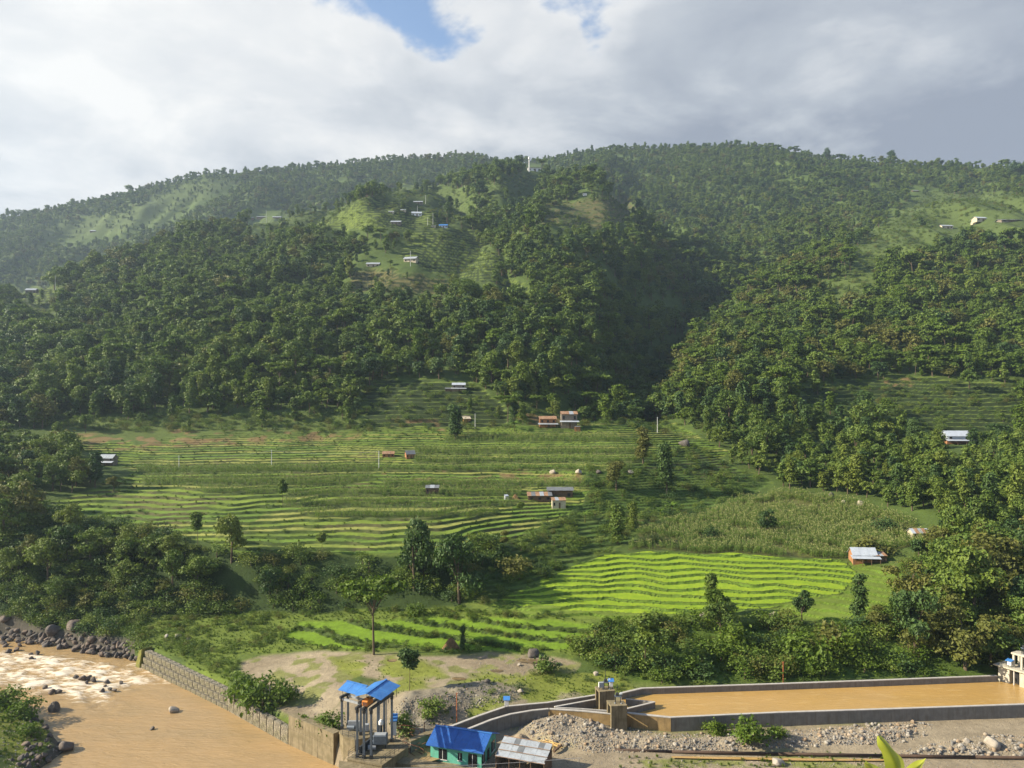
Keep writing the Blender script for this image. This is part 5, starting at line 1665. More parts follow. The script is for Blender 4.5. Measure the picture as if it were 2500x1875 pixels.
def wall_run(name, label, pts_px, top, bot, thick, material, coping=True, cat='wall', side=1, joints=5.0):
    """wall along photo points of its near top edge; panels are parts, the coping a part"""
    pts = [P(a, b, top) for a, b in pts_px]
    o = thing(name, label, cat, (pts[0].x, pts[0].y, bot))
    base = Vector((pts[0].x, pts[0].y, bot))
    # offset line for the far edge
    n_ = len(pts); off = []
    for i in range(n_):
        dd = Vector((0, 0, 0))
        if i > 0: dd += axes(pts[i - 1], pts[i])[1]
        if i < n_ - 1: dd += axes(pts[i], pts[i + 1])[1]
        off.append(pts[i] + dd.normalized() * thick * side)
    for i in range(n_ - 1):
        L_ = (pts[i + 1] - pts[i]).length
        k = max(1, round(L_ / joints))
        for q in range(k):
            t0, t1 = q / k + (.012 / L_ if q else 0), (q + 1) / k - .012 / L_
            a0, a1 = pts[i].lerp(pts[i + 1], t0), pts[i].lerp(pts[i + 1], t1)
            b0, b1 = off[i].lerp(off[i + 1], t0), off[i].lerp(off[i + 1], t1)
            mb = MB()
            zt_ = top - base.z - (.12 if coping else 0)
            ring = [p - base for p in (a0, a1, b1, b0)]
            mb.hexa([(p.x, p.y, 0) for p in ring], [(p.x, p.y, zt_) for p in ring])
            mb.build('panel', material, o)
        if coping:
            mb = MB()
            ov = .05
            nn = axes(pts[i], pts[i + 1])[1] * side
            ring = [pts[i] - nn * ov - base, pts[i + 1] - nn * ov - base, off[i + 1] + nn * ov - base, off[i] + nn * ov - base]
            mb.hexa([(p.x, p.y, top - base.z - .12) for p in ring], [(p.x, p.y, top - base.z + .03) for p in ring])
            mb.build('coping', M['concrete_top'], o)
    return o


wall_run('canal_wall', 'grey near wall of the curved feeder canal ending behind the blue roofed house', [(1120, 1793), (1145, 1780), (1200, 1758), (1247, 1744), (1300, 1735), (1340, 1731)], WT, 2.5, .45, M['concrete'])
wall_run('canal_wall', 'pale capped near wall of the canal before the front gate block', [(1341, 1731), (1420, 1736), (1494, 1743)], WT - .01, 2.5, .45, M['concrete_mud'])
wall_run('canal_wall', 'grey far wall of the curved feeder canal', [(1060, 1793), (1104, 1773), (1170, 1748), (1237, 1725), (1290, 1720), (1336, 1716), (1400, 1706), (1457, 1697)], WT, 2.5, .45, M['concrete'])
wall_run('basin_wall', 'mud stained short wall angled between front gate block and basin corner', [(1531, 1741), (1638, 1752)], WT, 2.5, .5, M['concrete_mud'])
wall_run('basin_wall', 'long dark near wall of the muddy settling basin', [(1639, 1752), (1900, 1740), (2212, 1730), (2500, 1720), (2760, 1711)], WT - .01, 2.0, .5, M['concrete'])
wall_run('basin_wall', 'long far wall of the muddy settling basin', [(1517, 1693), (1568, 1681), (1900, 1670), (2150, 1661), (2436, 1650)], WT, 2.0, .5, M['concrete'])
wall_run('divider_wall', 'thin pointed divider wall in the canal left of the gate blocks', [(1355, 1726), (1463, 1706)], WT - .02, 2.5, .35, M['concrete'])
wall_run('divider_wall', 'low front leg of the divider wall before the front gate block', [(1357, 1726), (1420, 1729), (1490, 1734)], WT - .03, 2.5, -.35, M['concrete'])
wall_run('divider_wall', 'front leg of the pointed divider wall inside the basin', [(1530, 1731), (1600, 1714)], WT - .02, 3.0, .35, M['concrete'])
wall_run('divider_wall', 'rear leg of the pointed divider wall inside the basin', [(1528, 1705), (1596, 1712)], WT - .03, 3.0, -.3, M['concrete'])


def flat_water(name, px_pts, z, m_, bot=None):
    pts = [P(a, b, z) for a, b in px_pts]
    me = bpy.data.meshes.new(name)
    me.from_pydata([tuple(p) for p in pts], [], [tuple(range(len(pts)))])
    me.materials.append(m_)
    o = link(name, me)
    bm = bmesh.new(); bm.from_mesh(me); bmesh.ops.recalc_face_normals(bm, faces=bm.faces)
    if bm.faces[0].normal.z < 0: bmesh.ops.reverse_faces(bm, faces=bm.faces)
    bm.to_mesh(me); bm.free()
    return tag(o, kind='structure')


def under(px, py, z, off=0.2):      # point below the wall line seen at px, py
    p = P(px, py, WT)
    return (p.x, p.y + off, z)


def water_sheet(name, pts, m_):
    me = bpy.data.meshes.new(name)
    me.from_pydata(pts, [], [tuple(range(len(pts)))])
    bm = bmesh.new(); bm.from_mesh(me); bmesh.ops.recalc_face_normals(bm, faces=bm.faces)
    bm.faces.ensure_lookup_table()
    if bm.faces[0].normal.z < 0: bmesh.ops.reverse_faces(bm, faces=bm.faces)
    bm.to_mesh(me); bm.free()
    me.materials.append(m_)
    return tag(link(name, me), kind='structure')


water_sheet('basin_water', [under(1520, 1740, 5.25), under(1638, 1752, 5.25), under(1900, 1740, 5.25), under(2212, 1730, 5.25), under(2500, 1720, 5.25), under(2760, 1711, 5.25), under(2760, 1640, 5.25), under(2436, 1650, 5.25), under(1900, 1670, 5.25), under(1568, 1681, 5.25), under(1517, 1693, 5.25), under(1480, 1705, 5.25)], M['pond'])
water_sheet('canal_water', [under(1120, 1793, 4.9), under(1145, 1780, 4.9), under(1200, 1758, 4.9), under(1247, 1744, 4.9), under(1340, 1731, 4.9), under(1494, 1743, 4.9), under(1485, 1700, 4.9), under(1457, 1697, 4.9), under(1336, 1716, 4.9), under(1237, 1725, 4.9), under(1170, 1748, 4.9), under(1104, 1773, 4.9), under(1060, 1793, 4.9)], M['pond'])
flat_water('intake_pool', [(985, 1850), (1040, 1862), (1120, 1840), (1075, 1800), (1020, 1815)], 4.3, M['river'])
for nm, cpx, rx, ry in (('puddle', (1120, 1657), 1.6, .7), ('puddle', (1212, 1638), 1.5, .6), ('pool', (1296, 1612), 3.2, 1.5), ('puddle', (958, 1613), 1.3, .7)):
    g = G(*cpx)
    pts = [(rx * math.cos(t) * random.uniform(.75, 1.1), ry * 1.6 * math.sin(t) * random.uniform(.75, 1.1), 0) for t in np.linspace(0, 2 * math.pi, 22)[:-1]]
    me = bpy.data.meshes.new(nm); me.from_pydata(pts, [], [tuple(range(len(pts)))]); me.materials.append(M['puddle'])
    tag(link(nm, me, None, (g.x, g.y, g.z + .05)), kind='structure')


# gate blocks with their lifting gear
def gate_block(top_px, ztop, zbot, label, front=(1, 1)):
    pts = [P(a, b, ztop) for a, b in top_px]      # front left, front right, back right, back left
    base = Vector((pts[0].x, pts[0].y, zbot))
    o = thing('gate_block', label, 'gate', base)
    fl_, fr, br, bl = [p - base for p in pts]
    ins = lambda a, b, t: a.lerp(b, t)
    hgt = ztop - zbot
    # two piers with the gate slot between them, seen on the left face, and a slab on top
    def q(a, b, c, d_, z0, z1, nm, m_):
        mb = MB(); mb.hexa([(p.x, p.y, z0) for p in (a, b, c, d_)], [(p.x, p.y, z1) for p in (a, b, c, d_)]); return mb.build(nm, m_, o)
    e0, e1 = ins(fl_, bl, .22), ins(fr, br, .22)
    f0, f1 = ins(fl_, bl, .80), ins(fr, br, .80)
    q(fl_, fr, e1, e0, 0, hgt - .3, 'pier', M['concrete_old'])
    q(f0, f1, br, bl, 0, hgt - .3, 'pier', M['concrete_old'])
    g0, g1, h0, h1 = ins(e0, e1, .25), ins(e0, e1, .4), ins(f0, f1, .25), ins(f0, f1, .4)
    q(g0, g1, h1, h0, 0, hgt - 1.2, 'gate_leaf', M['steel_dark'])
    ov = lambda p: p + (p - (fl_ + fr + br + bl) / 4).normalized() * .06
    q(ov(fl_), ov(fr), ov(br), ov(bl), hgt - .3, hgt, 'deck_slab', M['concrete_old'])
    return o, base, (fl_ + fr + br + bl) / 4, hgt, (fr - fl_).normalized()


def lifting_gear(loc, label, box=True, flip=1):
    o = thing('gate_hoist', label, 'hoist', loc, -.1)
    for x in (-.45, .45):
        for y in (-.3, .3):
            mb = MB(); mb.bar((x, y, 0), (x, y, 1.15), .14, .14); mb.build('leg', M['steel_dark'], o)
    mb = MB(); mb.box(0, 0, 1.22, 1.3, .8, .14); mb.build('bed_plate', M['steel'], o)
    mb = MB(); mb.box(-.15, 0, 1.55, .6, .5, .5); mb.build('gearbox', M['steel_dark'], o, bevel=.06)
    mb = MB(); mb.tube((.3, 0, 1.55), (.85, 0, 1.75), .24, .24, 10); mb.build('motor', M['steel_light'], o)
    mb = MB(); mb.tube((-.15, 0, 1.7), (-.15, 0, 3.6), .05, .05, 6); mb.build('screw_stem', M['steel_dark'], o)
    for s_ in (-.6, .6):
        mb = MB(); mb.tube((s_, -.5, -.02), (s_, -.5, .12), .16, .16, 8); mb.build('anchor_plate', M['steel_light'], o)
    return o


b2, base2, cen2, h2, dx2 = gate_block([(1492.5, 1724), (1531, 1722), (1521, 1709.5), (1481.5, 1709.5)], 8.7, 2.4, 'near concrete gate block at the head of the basin')
lifting_gear(base2 + cen2 + Vector((.2, .2, 0)), 'dark lifting gear standing on the near gate block')
b1, base1, cen1, h1_, dx1 = gate_block([(1464, 1689), (1501, 1685.5), (1494, 1674.5), (1453, 1676)], 8.9, 2.4, 'rear concrete gate block at the head of the basin')
lifting_gear(base1 + cen1 + Vector((.2, .2, 0)), 'dark lifting gear standing on the rear gate block')


def control_box(loc, label, rz=0.0, hgt=1.6, col='white', post=False, w=.7):
    o = thing('control_box', label, 'box', loc, rz)
    mb = MB(); mb.box(0, 0, hgt * .62, w, w * .7, hgt * .62); mb.build('cabinet', M[col], o, bevel=.03)
    for x in (-w * .35, w * .35):
        mb = MB(); mb.bar((x, 0, -.05), (x, 0, hgt * .32), .09, .09); mb.build('leg', M['steel'], o)
    mb = MB(); mb.hexa([(-w * .8, -w * .8, hgt * .95), (w * .8, -w * .8, hgt * .95), (w * .8, w * .7, hgt * 1.02), (-w * .8, w * .7, hgt * 1.02)],
                       [(-w * .8, -w * .8, hgt * 1.0), (w * .8, -w * .8, hgt * 1.0), (w * .8, w * .7, hgt * 1.2), (-w * .8, w * .7, hgt * 1.2)])
    mb.build('roof', M['blue_roof'], o)
    return o


control_box(base1 + cen1 + Vector((1.1, -.1, 0)), 'small white box with blue lid at the right on the rear gate block')
o = thing('cabinet', 'grey steel cabinet at the left on the rear gate block', 'cabinet', base1 + cen1 + Vector((-.85, -.25, 0)), .1)
for x in (-.35, .35):
    mb = MB(); mb.bar((x, 0, 0), (x, 0, .35), .08, .08); mb.build('leg', M['steel_dark'], o)
mb = MB(); mb.box(0, 0, .85, .95, .6, 1.0); mb.build('case', M['steel_light'], o, bevel=.03)
mb = MB(); mb.box(-.485, 0, .85, .03, .52, .9); mb.build('door', M['white'], o)
g = P(1237, 1727, WT)
control_box(g + Vector((0, -.2, 0)), 'small white box with blue lid on the curved canal wall', hgt=1.7, w=.8)

# outlet structure at the right end
ga, gb = P(2437, 1661, 5.2), P(2512, 1684, 5.2)
d, nrm, ln = axes(ga, gb)
rz = math.atan2(d.y, d.x)
o = thing('outlet_gate', 'pale concrete outlet structure with open portal frame at the right edge', 'gate', (ga.x, ga.y, 3.5), rz)
for x0, x1 in ((0, 2.3), (4.3, 9.5)):
    mb = MB(); mb.box((x0 + x1) / 2, 1.8, 2.45, x1 - x0, 3.6, 4.9); mb.build('abutment', M['concrete_white'], o)
mb = MB(); mb.box(3.3, 1.2, 2.2, 2.0, .2, 4.4); mb.build('gate_leaf', M['black'], o)
mb = MB(); mb.box(3.25, -.02, 2.4, .22, .3, 4.8); mb.build('guide_post', M['concrete_top'], o)
mb = MB(); mb.box(4.4, 1.6, 5.03, 10.2, 4.4, .26); mb.build('deck', M['concrete_white'], o, bevel=.03)
for x in (2.7, 4.3, 6.2):
    for y in (.9, 2.9):
        mb = MB(); mb.box(x, y, 6.55, .38, .38, 2.78); mb.build('portal_post', M['concrete_white'], o)
mb = MB(); mb.box(4.6, 1.9, 8.12, 4.6, 2.7, .36); mb.build('portal_slab', M['concrete_white'], o, bevel=.03)
lifting_gear(Vector((ga.x, ga.y, 3.5 + 8.3)) + d * 4.4 + nrm * 1.9, 'pale lifting gear on top of the outlet portal')
control_box(Vector((ga.x, ga.y, 3.5 + 5.16)) + d * 2.2 + nrm * .3, 'white control box beside the outlet portal posts', rz, 1.4, w=.8)

# ------------------------------------------------------------------ intake piers and the sluice gate frames
ZP = 5.85


def deck(name, label, px_pts, z, bot, m_, cat):
    pts = [P(a, b, z) for a, b in px_pts]
    base = Vector((pts[0].x, pts[0].y, bot))
    o = thing(name, label, cat, base)
    mb = MB(); mb.prism([(p.x - base.x, p.y - base.y) for p in pts], 0, z - bot - .25); mb.build('pier', m_, o)
    c = sum((p for p in pts), Vector()) / len(pts)
    pp = [p + (p - c).normalized() * .12 - base for p in pts]
    mb = MB(); mb.prism([(p.x, p.y) for p in pp], z - bot - .25, z - bot); mb.build('deck_slab', M['concrete_old'], o)
    return o


deck('intake_pier', 'weathered concrete pier carrying the front sluice gate frame', [(848, 1851), (932, 1868), (997, 1822), (975, 1806), (925, 1798), (868, 1838)], ZP, -1.5, M['concrete_old'], 'pier')
deck('intake_pier', 'weathered concrete pier carrying the rear sluice gate frame', [(829, 1787), (838, 1797), (866, 1806), (900, 1800), (912, 1788), (868, 1770), (846, 1768)], ZP, -1.5, M['concrete_old'], 'pier')
deck('intake_pier', 'low stained concrete sill in front of the gate pier', [(829, 1857), (829, 1880), (935, 1900), (945, 1873)], ZP - .5, -1.5, M['concrete_old'], 'pier')
deck('training_wall', 'dark wall from the gates towards the house with stained top', [(975, 1846), (1110, 1868), (1200, 1890), (1195, 1900), (960, 1860)], 4.6, -1.5, M['concrete_old'], 'wall')
deck('training_wall', 'grey wall rising from the gates behind the blue roofed house', [(1003, 1810), (1052, 1790), (1100, 1772), (1103, 1766), (1050, 1782), (1000, 1803)], 6.3, 2, M['concrete'], 'wall')


def gate_frame(name, label, A, Bk, zp, ztop, post_w=.36, beam_over=.5):
    """A front posts, Bk back posts (same count), cross beams between them"""
    base = Vector((A[0].x, A[0].y, zp))
    o = thing(name, label, 'gate', base)
    for row in (A, Bk):
        for p in row:
            q = p - base
            mb = MB(); mb.bar((q.x, q.y, 0), (q.x, q.y, ztop - zp), post_w, post_w * .8)
            post = mb.build('post', M['steel'], o, bevel=.02)
            mb = MB(); mb.box(q.x, q.y, .3, post_w * 1.5, post_w * 1.5, .6); mb.build('base_shoe', M['steel_dark'], post)
            mb = MB(); mb.box(q.x, q.y, ztop - zp - .35, post_w * 1.35, post_w * 1.2, .5); mb.build('head_bracket', M['steel_dark'], post)
    for a, b in zip(A, Bk):
        a_, b_ = a - base, b - base
        dd = (b_ - a_).normalized() * beam_over
        mb = MB(); mb.bar((a_.x - dd.x, a_.y - dd.y, ztop - zp + .2), (b_.x + dd.x, b_.y + dd.y, ztop - zp + .2), .34, .42)
        mb.build('beam', M['steel_dark'], o)
    return o, base


A1, A2, A3 = P(872.3, 1849, ZP), P(888.6, 1851, ZP), P(906.3, 1852, ZP)
B1, B2, B3 = P(922.6, 1806, ZP), P(938, 1808.5, ZP), P(956.6, 1811, ZP)
fr, base = gate_frame('sluice_gate', 'tall grey steel gate frame under the front blue gable roof', [A1, A2, A3], [B1, B2, B3], ZP, 13.9)
for p in (P(926.5, 1806, ZP), P(943, 1808, ZP)):
    q = p - base
    mb = MB(); mb.tube((q.x, q.y, 0), (q.x, q.y, 7.6), .09, .09, 6); mb.build('gate_rod', M['steel_light'], fr)
# gate leaf between the posts, hoist under the roof, machine bed
mid1, mid2 = (A2 + B2) / 2 - base, (A3 + B3) / 2 - base
dA = (B2 - A2).normalized()
mb = MB(); a_, b_ = A1 - base + dA * .8, B1 - base - dA * .8
mb.hexa([(a_.x - .15, a_.y, -1), (a_.x + .15, a_.y, -1), (b_.x + .15, b_.y, -1), (b_.x - .15, b_.y, -1)], [(a_.x - .15, a_.y, 1.4), (a_.x + .15, a_.y, 1.4), (b_.x + .15, b_.y, 1.4), (b_.x - .15, b_.y, 1.4)])
mb.build('gate_leaf', M['steel_dark'], fr)
Mz = Matrix.Rotation(math.atan2(dA.y, dA.x), 4, 'Z')
hc = Vector((A2.x, A2.y, 0)) - base + dA * .9 + Vector((.15, 0, 14.35))
hc.z = 14.35 - ZP
mb = MB(); mb.box(0, 0, .55, 1.9, 1.1, .9, Matrix.Translation(hc) @ Mz); ho = mb.build('hoist', M['orange'], fr, bevel=.08)
mb = MB(); mb.box(-.96, 0, .5, .06, .8, .55, Matrix.Translation(hc) @ Mz); mb.build('hoist_grille', M['rust'], ho)
mb = MB(); mb.tube(Matrix.Translation(hc) @ Mz @ Vector((-.4, 0, .9)), Matrix.Translation(hc) @ Mz @ Vector((.4, 0, .9)), .42, .42, 12); mb.build('drum', M['orange'], ho)
mc = B3 - base + Vector((-1.6, -2.1, 0))
mb = MB(); mb.box(mc.x, mc.y, 1.5, 2.3, 1.6, 1.5); eng = mb.build('winch_tank', M['steel'], fr, bevel=.08)
mb = MB(); mb.box(mc.x, mc.y, 2.27, 1.9, 1.2, .1); mb.build('tank_lid', M['steel_light'], eng)
mb = MB()
for s_ in (-.9, .9):
    mb = MB(); mb.bar((mc.x + s_, mc.y - .6, 0), (mc.x + s_, mc.y + .6, .75), .12, .14); mb.build('tank_leg', M['steel_dark'], eng)
mb = MB(); mb.tube((mc.x - 1.9, mc.y - 1.4, .5), (mc.x - .6, mc.y - 1.2, .5), .45, .3, 12); mb.build('motor', M['steel_light'], fr)
mb = MB(); mb.tube((mc.x - 2.0, mc.y - .4, .4), (mc.x - 1.1, mc.y + .1, .9), .35, .35, 10); mb.build('motor', M['steel'], fr)
mb = MB(); mb.tube((mc.x - .3, mc.y + 2.2, 0), (mc.x - .3, mc.y + 2.2, 3.0), .24, .24, 10); cyl = mb.build('lift_cylinder', M['steel_dark'], fr)
mb = MB(); mb.tube((mc.x - .3, mc.y + 2.2, 3.0), (mc.x - .3, mc.y + 2.2, 3.5), .42, .42, 12); mb.tube((mc.x - .3, mc.y + 2.2, 3.5), (mc.x - .3, mc.y + 2.2, 3.85), .42, .15, 12); mb.build('white_cap', M['white'], cyl)


def gable_sheets(name_root, o, R0, R1, eL, eR, zr, zl, zr2, m_, sheets=6):
    """roof in sheets: ridge from R0 to R1, eave offsets left and right of it"""
    for off, ze in ((eL, zl), (eR, zr2)):
        for k in range(sheets):
            t0, t1 = k / sheets, (k + 1) / sheets - .004
            a0, a1 = R0.lerp(R1, t0), R0.lerp(R1, t1)
            top = [Vector((a0.x, a0.y, zr)), Vector((a1.x, a1.y, zr)), Vector((a1.x + off.x, a1.y + off.y, ze)), Vector((a0.x + off.x, a0.y + off.y, ze))]
            lift = Vector((0, 0, .02 * (k % 2)))
            mb = MB(); mb.hexa([p + Vector((0, 0, -.05)) + lift for p in top], [p + lift for p in top]); mb.build('roof_sheet', m_, o)
    mb = MB(); mb.bar((R0.x, R0.y, zr + .06), (R1.x, R1.y, zr + .06), .34, .10); mb.build('ridge_cap', m_, o)


nA = Vector((dA.y, -dA.x, 0))
R0 = Vector((A2.x, A2.y, 0)) - base + nA * .55 - dA * .35 + Vector((.1, 0, 0)); R0.z = 0
R1 = R0 + dA * 6.9
gable_sheets('front', fr, R0, R1, -nA * 2.3, nA * 2.7, 16.75 - ZP, 16.0 - ZP, 16.0 - ZP, M['blue_roof'], 7)
for t in (.08, .5, .92):
    for k in (-1.9, 2.2):
        q = R0.lerp(R1, t) + nA * k
        mb = MB(); mb.tube((q.x, q.y, 14.2 - ZP), (q.x, q.y, 16.05 - ZP), .05, .05, 6); mb.build('roof_prop', M['steel_dark'], fr)
# walkway rails
def railing(label, pts, z, hgt=1.1):
    p0 = pts[0]
    o = thing('railing', label, 'railing', (p0.x, p0.y, z))
    for i in range(len(pts) - 1):
        a, b = pts[i] - p0, pts[i + 1] - p0
        k = max(1, round((b - a).length / 1.4))
        for j in range(k + (i == len(pts) - 2)):
            q = a.lerp(b, j / k)
            mb = MB(); mb.tube((q.x, q.y, 0), (q.x, q.y, hgt), .04, .04, 6); mb.build('rail_post', M['steel_dark'], o)
        for zz_ in (hgt, hgt * .66, hgt * .33):
            mb = MB(); mb.tube((a.x, a.y, zz_), (b.x, b.y, zz_), .03, .03, 6); mb.build('rail', M['steel_dark'], o)
    return o


flatv = lambda px, py, z: Vector((P(px, py, z).x, P(px, py, z).y, 0))
railing('dark pipe railing at the river end of the front gate deck', [flatv(868, 1838, ZP), flatv(850, 1850, ZP), flatv(888, 1858, ZP)], ZP)
railing('dark pipe railing along the house side of the gate deck', [flatv(930, 1865, ZP), flatv(963, 1842, ZP), flatv(994, 1822, ZP)], ZP)
railing('dark pipe railing on the edge of the rear gate pier', [flatv(836, 1795, ZP), flatv(866, 1804, ZP), flatv(868, 1836, ZP)], ZP)

D1, D2 = P(834.8, 1780, ZP), P(849.7, 1772, ZP)
E1, E2 = P(880.8, 1794.4, ZP), P(895, 1786, ZP)
fr2, base = gate_frame('sluice_gate', 'shorter rear steel gate frame under the second blue roof', [D1, E1], [D2, E2], ZP, 11.5)
for a, b in ((D1, E1), (D2, E2)):
    a_, b_ = a - base, b - base
    mb = MB(); mb.bar((a_.x, a_.y, 5.5), (b_.x, b_.y, 5.5), .3, .35); mb.build('long_beam', M['steel_light'], fr2)
mb = MB(); q = (D1 + E2) / 2 - base; mb.box(q.x, q.y, .9, 2.2, .5, 1.6); mb.build('gate_leaf', M['steel_light'], fr2)
mb = MB(); mb.tube((q.x - 1.2, q.y, .6), (q.x + .2, q.y - .4, .7), .35, .35, 10); mb.build('winch', M['steel'], fr2)
mb = MB(); mb.box(q.x + 2.4, q.y - 1.3, 1.1, 1.0, .8, 1.2); mb.build('pump_unit', M['steel_light'], fr2, bevel=.05)
dD = (E1 - D1).normalized(); nD = Vector((dD.y, -dD.x, 0))
R0 = Vector((D2.x - base.x, D2.y - base.y, 0)) - dD * .25
R1 = R0 + dD * 5.0
gable_sheets('rear', fr2, R0, R1, nD * 2.3, -nD * 1.6, 14.0 - ZP, 13.1 - ZP, 13.3 - ZP, M['blue_roof'], 5)
for t in (.1, .9):
    for k in (1.6, -1.0):
        q = R0.lerp(R1, t) + nD * k
        mb = MB(); mb.tube((q.x, q.y, 11.7 - ZP), (q.x, q.y, 13.3 - ZP), .05, .05, 6); mb.build('roof_prop', M['steel_dark'], fr2)

# small blue roofed kiosk post beside the gates
g = P(962, 1806, ZP)
control_box(Vector((g.x, g.y, ZP - .4)), 'slim white control box with blue lid beside the gate frame', 0, 4.0, w=.75)

# collapsed rusty scaffold
sp0 = P(1005, 1822, 4.2)
o = thing('scaffold', 'tangle of rusty red steel rods beside the gate deck', 'scaffold', (sp0.x, sp0.y, 4.0))
r = random.Random(4)
for i in range(26):
    a = Vector((r.uniform(-4, 2.2), r.uniform(-3.2, 4), r.uniform(.1, 2.2)))
    b = a + Vector((r.uniform(-.5, 3.2), r.uniform(-3.5, .5), r.uniform(-1.0, 1.6)))
    b.z = max(b.z, .1)
    mb = MB(); mb.tube(a, b, .05, .05, 5); mb.build('rod', M['rust'], o)
for a, b in (((-3.2, 3, 2.7), (1.2, 3.4, 2.3)), ((-3.2, 2.4, 2.4), (1.0, 2.9, 2.0)), ((1.9, 2.8, 0), (1.9, 2.8, 3.4)), ((3.4, -1, 0), (3.3, -1, 2.6)), ((-1, 0, 0), (2.4, -3.4, .4)), ((.2, .2, 1.6), (2.7, -3, .2)), ((4.5, 3, 0), (4.5, 3, 3))):
    mb = MB(); mb.tube(a, b, .08, .08, 6); mb.build('rod', M['rust'], o)

# ------------------------------------------------------------------ turquoise house with blue roof
def frame_at(origin, e1):
    return math.atan2(e1.y, e1.x)


e1 = Vector((.948, -.318, 0)).normalized(); e2 = Vector((-e1.y, e1.x, 0))
corner = P(1179.8, 1838, 6.7)     # front right end of the eave
LH, WH = 9.3, 7.0
org = Vector((corner.x, corner.y, 0)) - e1 * (LH + .55) + e2 * .6
house = thing('house', 'turquoise plastered house with blue sheet gable roof by the canal', 'house', (org.x, org.y, 3.5), math.atan2(e1.y, e1.x))
hw = 3.15
mb = MB()
mb.hexa([(0, 0, -.6), (LH, 0, -.6), (LH, WH, -.6), (0, WH, -.6)], [(0, 0, hw), (LH, 0, hw), (LH, WH, hw), (0, WH, hw)])
mb.add([(LH, 0, hw), (LH, WH, hw), (LH, WH / 2, hw + 1.35), (LH - .2, 0, hw), (LH - .2, WH, hw), (LH - .2, WH / 2, hw + 1.35)], [(0, 1, 2), (3, 5, 4), (0, 2, 5, 3), (1, 4, 5, 2)])
mb.add([(0.2, 0, hw), (.2, WH, hw), (.2, WH / 2, hw + 1.35), (0, 0, hw), (0, WH, hw), (0, WH / 2, hw + 1.35)], [(0, 1, 2), (3, 5, 4), (0, 2, 5, 3), (1, 4, 5, 2)])
mb.build('wall', M['teal'], house)
for side in (0, 1):
    for k in range(9):
        x0, x1 = -.6 + k * (LH + 1.2) / 9, -.6 + (k + 1) * (LH + 1.2) / 9 - .03
        y0 = -.62 if side == 0 else WH + .62
        zE, zR = hw - .05, hw + 1.55
        lift = .018 * (k % 2)
        a = [(x0, y0, zE + lift), (x1, y0, zE + lift), (x1, WH / 2, zR + lift), (x0, WH / 2, zR + lift)]
        mb = MB(); mb.hexa([(p[0], p[1], p[2] - .06) for p in a], a)
        sh = mb.build('roof_sheet', M['blue_roof_deep'], house)
        mb = MB()
        for j in range(5):
            xx = x0 + (j + .5) * (x1 - x0) / 5
            mb.bar((xx, y0 + (.01 if side == 0 else -.01), zE + lift + .015), (xx, WH / 2, zR + lift + .015), .05, .035)
        sh2 = mb.build('sheet_rib', M['blue_roof_deep'], sh)
        sh2['kind'] = 'stuff'
mb = MB(); mb.bar((-.6, WH / 2, hw + 1.60), (LH + .6, WH / 2, hw + 1.60), .36, .08); mb.build('ridge_cap', M['blue_roof'], house)
mb = MB(); mb.bar((-.6, -.62, hw - .10), (LH + .6, -.62, hw - .10), .05, .16); mb.build('fascia', M['blue_roof_deep'], house)


def opening(parent, x, z0, w, h, axis, at, leaf='glass', mull=1, sill=True, frame='white', out=-1):
    """window or door set in a wall face; axis x: on the front, axis y: on a gable end"""
    def B(cx, cz, sx, sz, dep, off):
        mb = MB()
        if axis == 'x': mb.box(cx, at + out * off, cz, sx, dep, sz)
        else: mb.box(at + out * off, cx, cz, dep, sx, sz)
        return mb
    nm = 'window' if sill else 'door'
    fr_ = B(x, z0 + h / 2, w, h, .06, .010).build(nm, M['black'] if leaf == 'black' else M['steel_dark'], parent)
    for k in range(mull + 1):
        pw = (w - .1) / (mull + 1)
        B(x - w / 2 + .05 + pw * (k + .5), z0 + h / 2, pw - .06, h - .1, .03, .05).build('pane', M['glass'] if leaf == 'glass' else M['black'], fr_)
    for k in range(1, mull + 1):
        B(x - w / 2 + .05 + (w - .1) / (mull + 1) * k, z0 + h / 2, .07, h - .06, .05, .06).build('mullion', M['white'], fr_)
    if sill:
        B(x, z0 - .05, w + .16, .08, .14, .07).build('sill', M['white'], fr_)
    return fr_


opening(house, LH * .245, .75, 1.55, 1.75, 'x', 0)
opening(house, LH * .585, 1.0, .75, 1.3, 'x', 0)
opening(house, LH * .83, .35, 1.6, 2.1, 'x', 0)
opening(house, .95, .7, 1.3, 1.9, 'y', LH, out=1)
opening(house, 3.3, -.1, 1.0, 2.3, 'y', LH, out=1, sill=False, mull=0)
opening(house, 5.6, .8, 1.7, 1.8, 'y', LH, out=1)

# tin shed beside it
sA, sB = P(1209, 1845, 6.0), P(1329, 1866, 6.0)
e1 = Vector((sB.x - sA.x, sB.y - sA.y, 0)); SL = e1.length; e1.normalize(); e2 = Vector((-e1.y, e1.x, 0))
shed = thing('tin_shed', 'open shed under old zinc sheets beside the turquoise house', 'shed', (sA.x, sA.y, 3.6), math.atan2(e1.y, e1.x))
SD = 4.2
for row in range(3):
    for k in range(8):
        x0, x1 = SL * k / 8 + .01, SL * (k + 1) / 8 + .06
        y0, y1 = SD * row / 3 - .12, SD * (row + 1) / 3
        z0, z1 = 2.4 + .5 * row + .02 * (k % 2), 2.4 + .5 * (row + 1) + .02 * (k % 2) - .04
        a = [(x0, y0, z0 + .05 * row), (x1, y0, z0 + .05 * row), (x1, y1, z1 + .05 * row), (x0, y1, z1 + .05 * row)]
        mb = MB(); mb.hexa([(p[0], p[1], p[2] - .02) for p in a], a)
        dark = (row, k) in ((2, 2), (1, 3), (2, 6))
        mb.build('roof_sheet', M['tin_dark'] if dark else M['tin'], shed)
